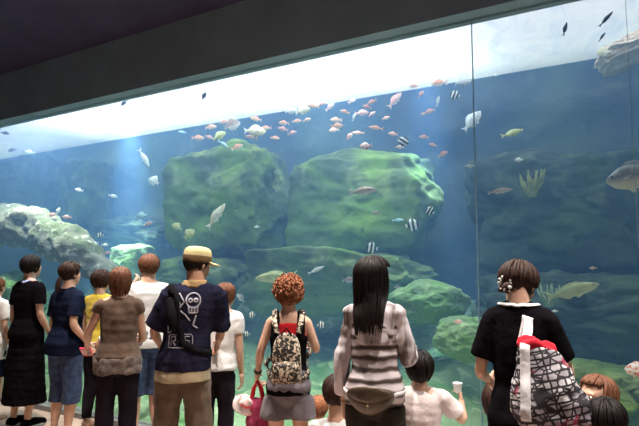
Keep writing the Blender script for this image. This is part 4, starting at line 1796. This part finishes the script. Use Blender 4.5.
def fish_mesh(shape, m):
    k = (shape, m)
    if k not in FISH:
        me = fish_geo(*SHAPES[shape]).mesh('fish')
        me.materials.append(FM[m])
        me.polygons.foreach_set('use_smooth', [True] * len(me.polygons))
        FISH[k] = me
    return FISH[k]


eye_me = G().ball((0, 0, 0), 1, seg=10, rings=8).mesh('eye')
eye_me.materials.append(M_fisheye)
frnd = random.Random(77)


def fish(u, v, px, shape, m, label, ang=0, left=True, y=None, name='fish', group=None, yaw=None, eyes=None):
    """a fish seen about px pixels long at (u, v); ang tilts the head up; left: it swims towards the picture's left"""
    if y is None:
        y = frnd.uniform(5.1, 5.7)
    c = at_y(u, v, y)
    while c.z > SURF_Z - .12 and y > GLASS_Y + .4:
        y -= .05
        c = at_y(u, v, y)
    d = depth_of(c)
    if yaw is None:
        yaw = frnd.uniform(-18, 18)
    horiz = math.cos(math.radians(YAW * 57.3 * 0 + yaw))
    if m == 'bw':
        px *= .85
    L_ = px / FPX * d / max(.35, horiz)
    me = fish_mesh(shape, m)
    o = bpy.data.objects.new(name, me)
    COL.objects.link(o)
    o.location = c
    a = math.degrees(YAW) - math.degrees(math.atan((u - 319.5) / FPX)) * .9     # heading across the line of sight
    base = math.radians(a + (180 if left else 0) + yaw)
    o.rotation_mode = 'QUATERNION'
    o.rotation_quaternion = Quaternion((0, 0, 1), base) @ Quaternion((0, 1, 0), -math.radians(ang))
    o.scale = (L_, L_, L_)
    tag(o, label, 'fish', group)
    if eyes or (eyes is None and px >= 9):
        deep, slim = SHAPES[shape][:2]
        for s in (-1, 1):
            e = bpy.data.objects.new('eye', eye_me)
            COL.objects.link(e)
            e.parent = o
            r = .05 * deep ** .5
            e.location = (.40, s * deep / 2 * .50 * slim, .10 * deep)
            e.scale = (r * .6, r * .35, r * .6)
    return o


SH = 'shoal of orange and pink fish below the water surface'
shoal = 'small orange or pink fish in the loose shoal just below the water surface'
for u, v, px, sh, m, ang, left in (
        (211, 127, 11, 'std', 'orange', 10, 0), (198, 138, 12, 'std', 'orange', 5, 0), (209, 137, 8, 'std', 'pink', -20, 0),
        (256, 119, 11, 'std', 'orange', 10, 1), (237, 147, 12, 'std', 'orange', 25, 0), (251, 137, 12, 'slim', 'pink', 5, 1),
        (284, 123, 10, 'std', 'orange', 0, 1), (283, 129, 10, 'std', 'pink', 10, 1), (275, 138, 9, 'std', 'orange', 0, 0), (292, 133, 9, 'std', 'pink', 20, 0),
        (313, 106, 12, 'std', 'orange', 8, 1), (330, 107, 10, 'std', 'pink', 40, 0), (322, 104, 8, 'std', 'pink', 10, 0), (307, 120, 8, 'std', 'pink', 20, 0),
        (336, 120, 11, 'std', 'orange', 0, 1), (337, 126, 12, 'std', 'orange', 8, 0), (334, 130, 10, 'std', 'orange', -10, 1),
        (362, 113, 13, 'std', 'pink', 10, 0), (372, 102, 10, 'std', 'pink', -25, 1), (367, 107, 9, 'std', 'pink', 15, 1), (372, 114, 8, 'std', 'pink', 30, 0),
        (350, 136, 10, 'std', 'pink', -50, 1), (358, 133, 12, 'slim', 'pink', 5, 1), (395, 100, 17, 'std', 'pink', 48, 0), (393, 134, 9, 'std', 'pink', 5, 1),
        (400, 147, 8, 'std', 'pink', 0, 1), (414, 86, 9, 'std', 'pink', 5, 1), (421, 94, 8, 'std', 'pink', 50, 0), (430, 111, 10, 'std', 'pink', -15, 1), (423, 114, 6, 'std', 'pink', 0, 0),
        (424, 137, 9, 'std', 'pink', 10, 1), (433, 145, 8, 'std', 'pink', 15, 1), (443, 154, 10, 'std', 'pink', 30, 0), (297, 121, 9, 'std', 'orange', 10, 0), (345, 112, 9, 'std', 'orange', 15, 1),
        (266, 128, 10, 'std', 'orange', 0, 1), (224, 122, 9, 'std', 'orange', 10, 0), (352, 101, 8, 'std', 'orange', 30, 0), (386, 118, 8, 'std', 'orange', 20, 0), (439, 83, 15, 'std', 'orange', 5, 1)):
    fish(u, v, px * 1.08, sh, m, shoal, ang, bool(left), group=SH)
F = fish
F(255, 131, 22, 'fat', 'cream', 'plump cream fish, the largest in the shoal above the mossy rock face', 3, False)
F(219, 136, 15, 'fat', 'yellow', 'yellowish fish left of the plump cream fish', 30, False)
F(223, 144, 13, 'slim', 'blue', 'slim pale bluish fish just under the yellowish one', -35, False)
F(232, 125, 17, 'deep', 'brown', 'brownish deep bodied fish under the water line left of the cream fish', 20, False)
F(291, 111, 13, 'fat', 'white', 'white fish at the left of the pale pair touching the water line', 10, False)
F(303, 110, 17, 'fat', 'cream', 'cream fish at the right of the pale pair touching the water line', 20, False)
F(354, 117, 9, 'slim', 'white', 'small pale fish swimming upright between the pink fish', 70, False)
F(376, 128, 15, 'slim', 'orange', 'slender orange and cream fish right of the shoal centre', 12, True)
F(366, 146, 13, 'fat', 'koi', 'white and red blotched fish below the slender orange fish', -8, True)
F(403, 142, 14, 'disc', 'bw', 'black and white striped fish over the deep blue gap', 55, False)
F(463, 82, 17, 'fat', 'white', 'whitish fish just under the water line above the striped fish', 12, False)
F(455, 95, 12, 'disc', 'bw', 'black and white striped fish nearest the water line', 20, True)
F(438, 101, 11, 'slim', 'white', 'pale fish swimming upright left of the striped fish near the water line', 80, False)
F(472, 121, 24, 'fat', 'white', 'large bright white fish heading up at a slant', 48, False)
F(512, 133, 22, 'slim', 'yellow', 'slender white and yellow fish right of the large white fish', 14, False)
F(519, 160, 9, 'fat', 'white', 'small round pale fish above the brown and white long fish', 0, True)
F(500, 191, 25, 'long', 'brown', 'long brown and white fish in front of the dim greenish rock', 8, False)
F(363, 191, 28, 'slim', 'brown', 'brown backed fish with a white tail before the long mossy rock', 4, False)
F(430, 211, 11, 'disc', 'bw', 'small black and white striped fish in the blue gap', 30, True)
F(412, 225, 16, 'disc', 'bw', 'striped fish beside the pale blue fish', 10, False)
F(398, 220, 12, 'slim', 'blue', 'pale blue fish left of a striped fish', 5, False)
F(372, 248, 14, 'disc', 'bw', 'black and white striped fish just above the long black hair', 10, True)
F(376, 213, 9, 'std', 'brown', 'small brown fish in front of the mossy rock edge', 10, True)
F(399, 159, 12, 'slim', 'blue', 'faint bluish fish under the upright striped fish', 0, True, y=6.3)
F(470, 166, 10, 'slim', 'brown', 'faint brownish fish left of the small round pale fish', 0, True, y=6.3)
F(204, 96, 9, 'std', 'dark', 'dark fish silhouetted on the white surface above the orange shoal', 65, False, y=4.6)
F(124, 103, 8, 'std', 'dark', 'dark fish silhouetted on the white surface at the left', -40, True, y=4.6)
F(486, 12, 14, 'std', 'dark', 'dark fish diving from the fascia edge against the white surface', -70, False, y=4.3)
F(565, 29, 14, 'slim', 'dark', 'curved grey fish against the white surface at the top right', 75, False, y=4.4)
F(606, 19, 18, 'long', 'dark', 'thin dark fish slanting beside the sand coloured rock', 45, False, y=4.4)
F(602, 37, 11, 'long', 'dark', 'short thin dark fish left of the sand coloured rock', 55, False, y=4.5)
F(604, 52, 14, 'deep', 'cream', 'white and green fish right under the sand coloured rock', 0, True, y=5.6)
F(496, 75, 6, 'std', 'white', 'tiny pale fish near the water line right of the striped fish', 0, True)
F(12, 150, 8, 'std', 'dark', 'dark fish against the blue end of the water surface', -20, True, y=5.0)
F(5, 133, 8, 'std', 'dark', 'dark fish at the frame edge high against the blue surface', 0, False, y=4.8)
F(30, 152, 9, 'std', 'white', 'white fish on the water line at the left end', 5, True)
F(182, 132, 8, 'slim', 'blue', 'pale bluish fish just under the water line left of the orange shoal', 5, True)
F(144, 158, 20, 'slim', 'white', 'slim whitish fish swimming steeply down in the pale light beam', -58, False)
F(154, 181, 11, 'disc', 'white', 'small round white fish below the steep swimming one', 30, True)
F(79, 190, 8, 'std', 'white', 'small white fish before the dark narrow rock', 10, True)
F(113, 196, 9, 'std', 'white', 'small white fish between the dark rock and the light beam', -10, False)
F(142, 215, 9, 'deep', 'blue', 'small pale blue fish above the flat dim ledge', 0, True)
F(148, 224, 9, 'std', 'pink', 'small pink fish under the pale blue one over the ledge', 20, False)
F(177, 227, 11, 'deep', 'yellow', 'yellow fish, left one of a pair beside the khaki cap', 30, True)
F(189, 234, 13, 'deep', 'yellow', 'yellow fish, right one of a pair beside the khaki cap', 45, False)
F(100, 235, 8, 'deep', 'bw', 'small striped fish just right of the arch rock', 0, True)
F(95, 243, 7, 'std', 'white', 'small white fish nearest the slope of the arch rock', 0, True)
F(105, 245, 7, 'std', 'white', 'small white fish under the small striped one by the arch rock', 0, False)
F(107, 253, 7, 'std', 'pink', 'small pinkish fish lowest in the group by the arch rock', 10, False)
F(52, 215, 10, 'std', 'pink', 'pink fish over the crest of the arch rock', 20, False, y=4.9)
F(58, 211, 8, 'std', 'white', 'pale fish upright above the crest of the arch rock', 70, False, y=4.9)
F(67, 217, 9, 'std', 'koi', 'whitish fish over the slope of the arch rock', 0, True, y=4.9)
F(216, 216, 30, 'slim', 'cream', 'long pale fish rising at a slant before the broad mossy rock face', 55, False)
F(257, 227, 6, 'std', 'white', 'tiny white fish on the broad mossy rock face', 0, True)
F(276, 277, 42, 'slim', 'green', 'large pale fish behind the curly hair, heading left', -3, True, y=4.9, yaw=0)
F(316, 270, 18, 'long', 'white', 'thin white fish right of the curly hair, pointing up', 25, False, y=4.8, yaw=0)
F(252, 315, 8, 'disc', 'bw', 'tiny striped fish left of the curly haired woman', 0, True, y=4.5)
F(247, 334, 7, 'disc', 'bw', 'tiny striped fish lower left beside the bare shoulder', 0, True, y=4.5)
F(321, 325, 9, 'disc', 'bw', 'tiny striped fish right of the curly haired woman', 0, False, y=4.5)
F(349, 280, 14, 'std', 'brown', 'brown fish partly behind the long black hair', 0, False, y=5.2)
F(241, 298, 11, 'fat', 'grey', 'greyish fish right beside the brown bobbed hair', 50, True, y=4.6)
F(397, 287, 7, 'std', 'brown', 'small brown fish above the pale dome shaped rock', 0, False)
F(458, 322, 9, 'fat', 'pink', 'faint pinkish fish before the pale rock by the woman in black', 0, False, y=4.5)
F(572, 291, 52, 'slim', 'green', 'big olive yellow fish at the right with its head up', 17, False, y=5.0, yaw=0)
F(637, 176, 56, 'fat', 'grey', 'large grey grouper entering at the right frame edge', -6, True, y=4.7, yaw=0)
F(637, 370, 22, 'deep', 'koi', 'pinkish white fish cut off by the right frame edge', 5, True, y=4.5, yaw=0)
F(555, 311, 6, 'std', 'white', 'tiny white fish-shaped thing right above the arm of the woman in black', 0, True, y=4.6)  # fish shape put in for a small white object at her shoulder
F(593, 268, 7, 'std', 'pink', 'tiny pinkish fish above the olive yellow fish', 0, True, y=5.2)

# coral bush on the right
def coral(u, v, y, px, label, m, seed):
    c = at_y(u, v, y)
    s = px / FPX * depth_of(c)
    rnd = random.Random(seed)
    g = G()
    for i in range(26):
        a = rnd.uniform(0, 6.28)
        l = rnd.uniform(.5, 1) * s
        b0 = Vector((math.cos(a) * .12 * s, math.sin(a) * .08 * s, 0))
        b1 = Vector((math.cos(a) * .5 * l, math.sin(a) * .3 * l, l * .6))
        b2 = b1 + Vector((math.cos(a) * .1 * l, 0, l * .45))
        g.tube([b0, b0.lerp(b1, .5) + Vector((0, 0, .08 * s)), b1, b2], [.06 * s, .05 * s, .04 * s, .02 * s], 7)
    return tag(put('coral', g, m, loc=c), label, 'coral')


M_coral = mat('olive_coral', (.34, .36, .14), .9, 10, .3)
coral(532, 196, 6.0, 26, 'olive branching coral on the dim greenish rock', M_coral, 4)
coral(549, 306, 5.5, 22, 'pale green coral beside the big olive yellow fish', mat('pale_coral', (.40, .50, .34), .9, 10, .3), 6)
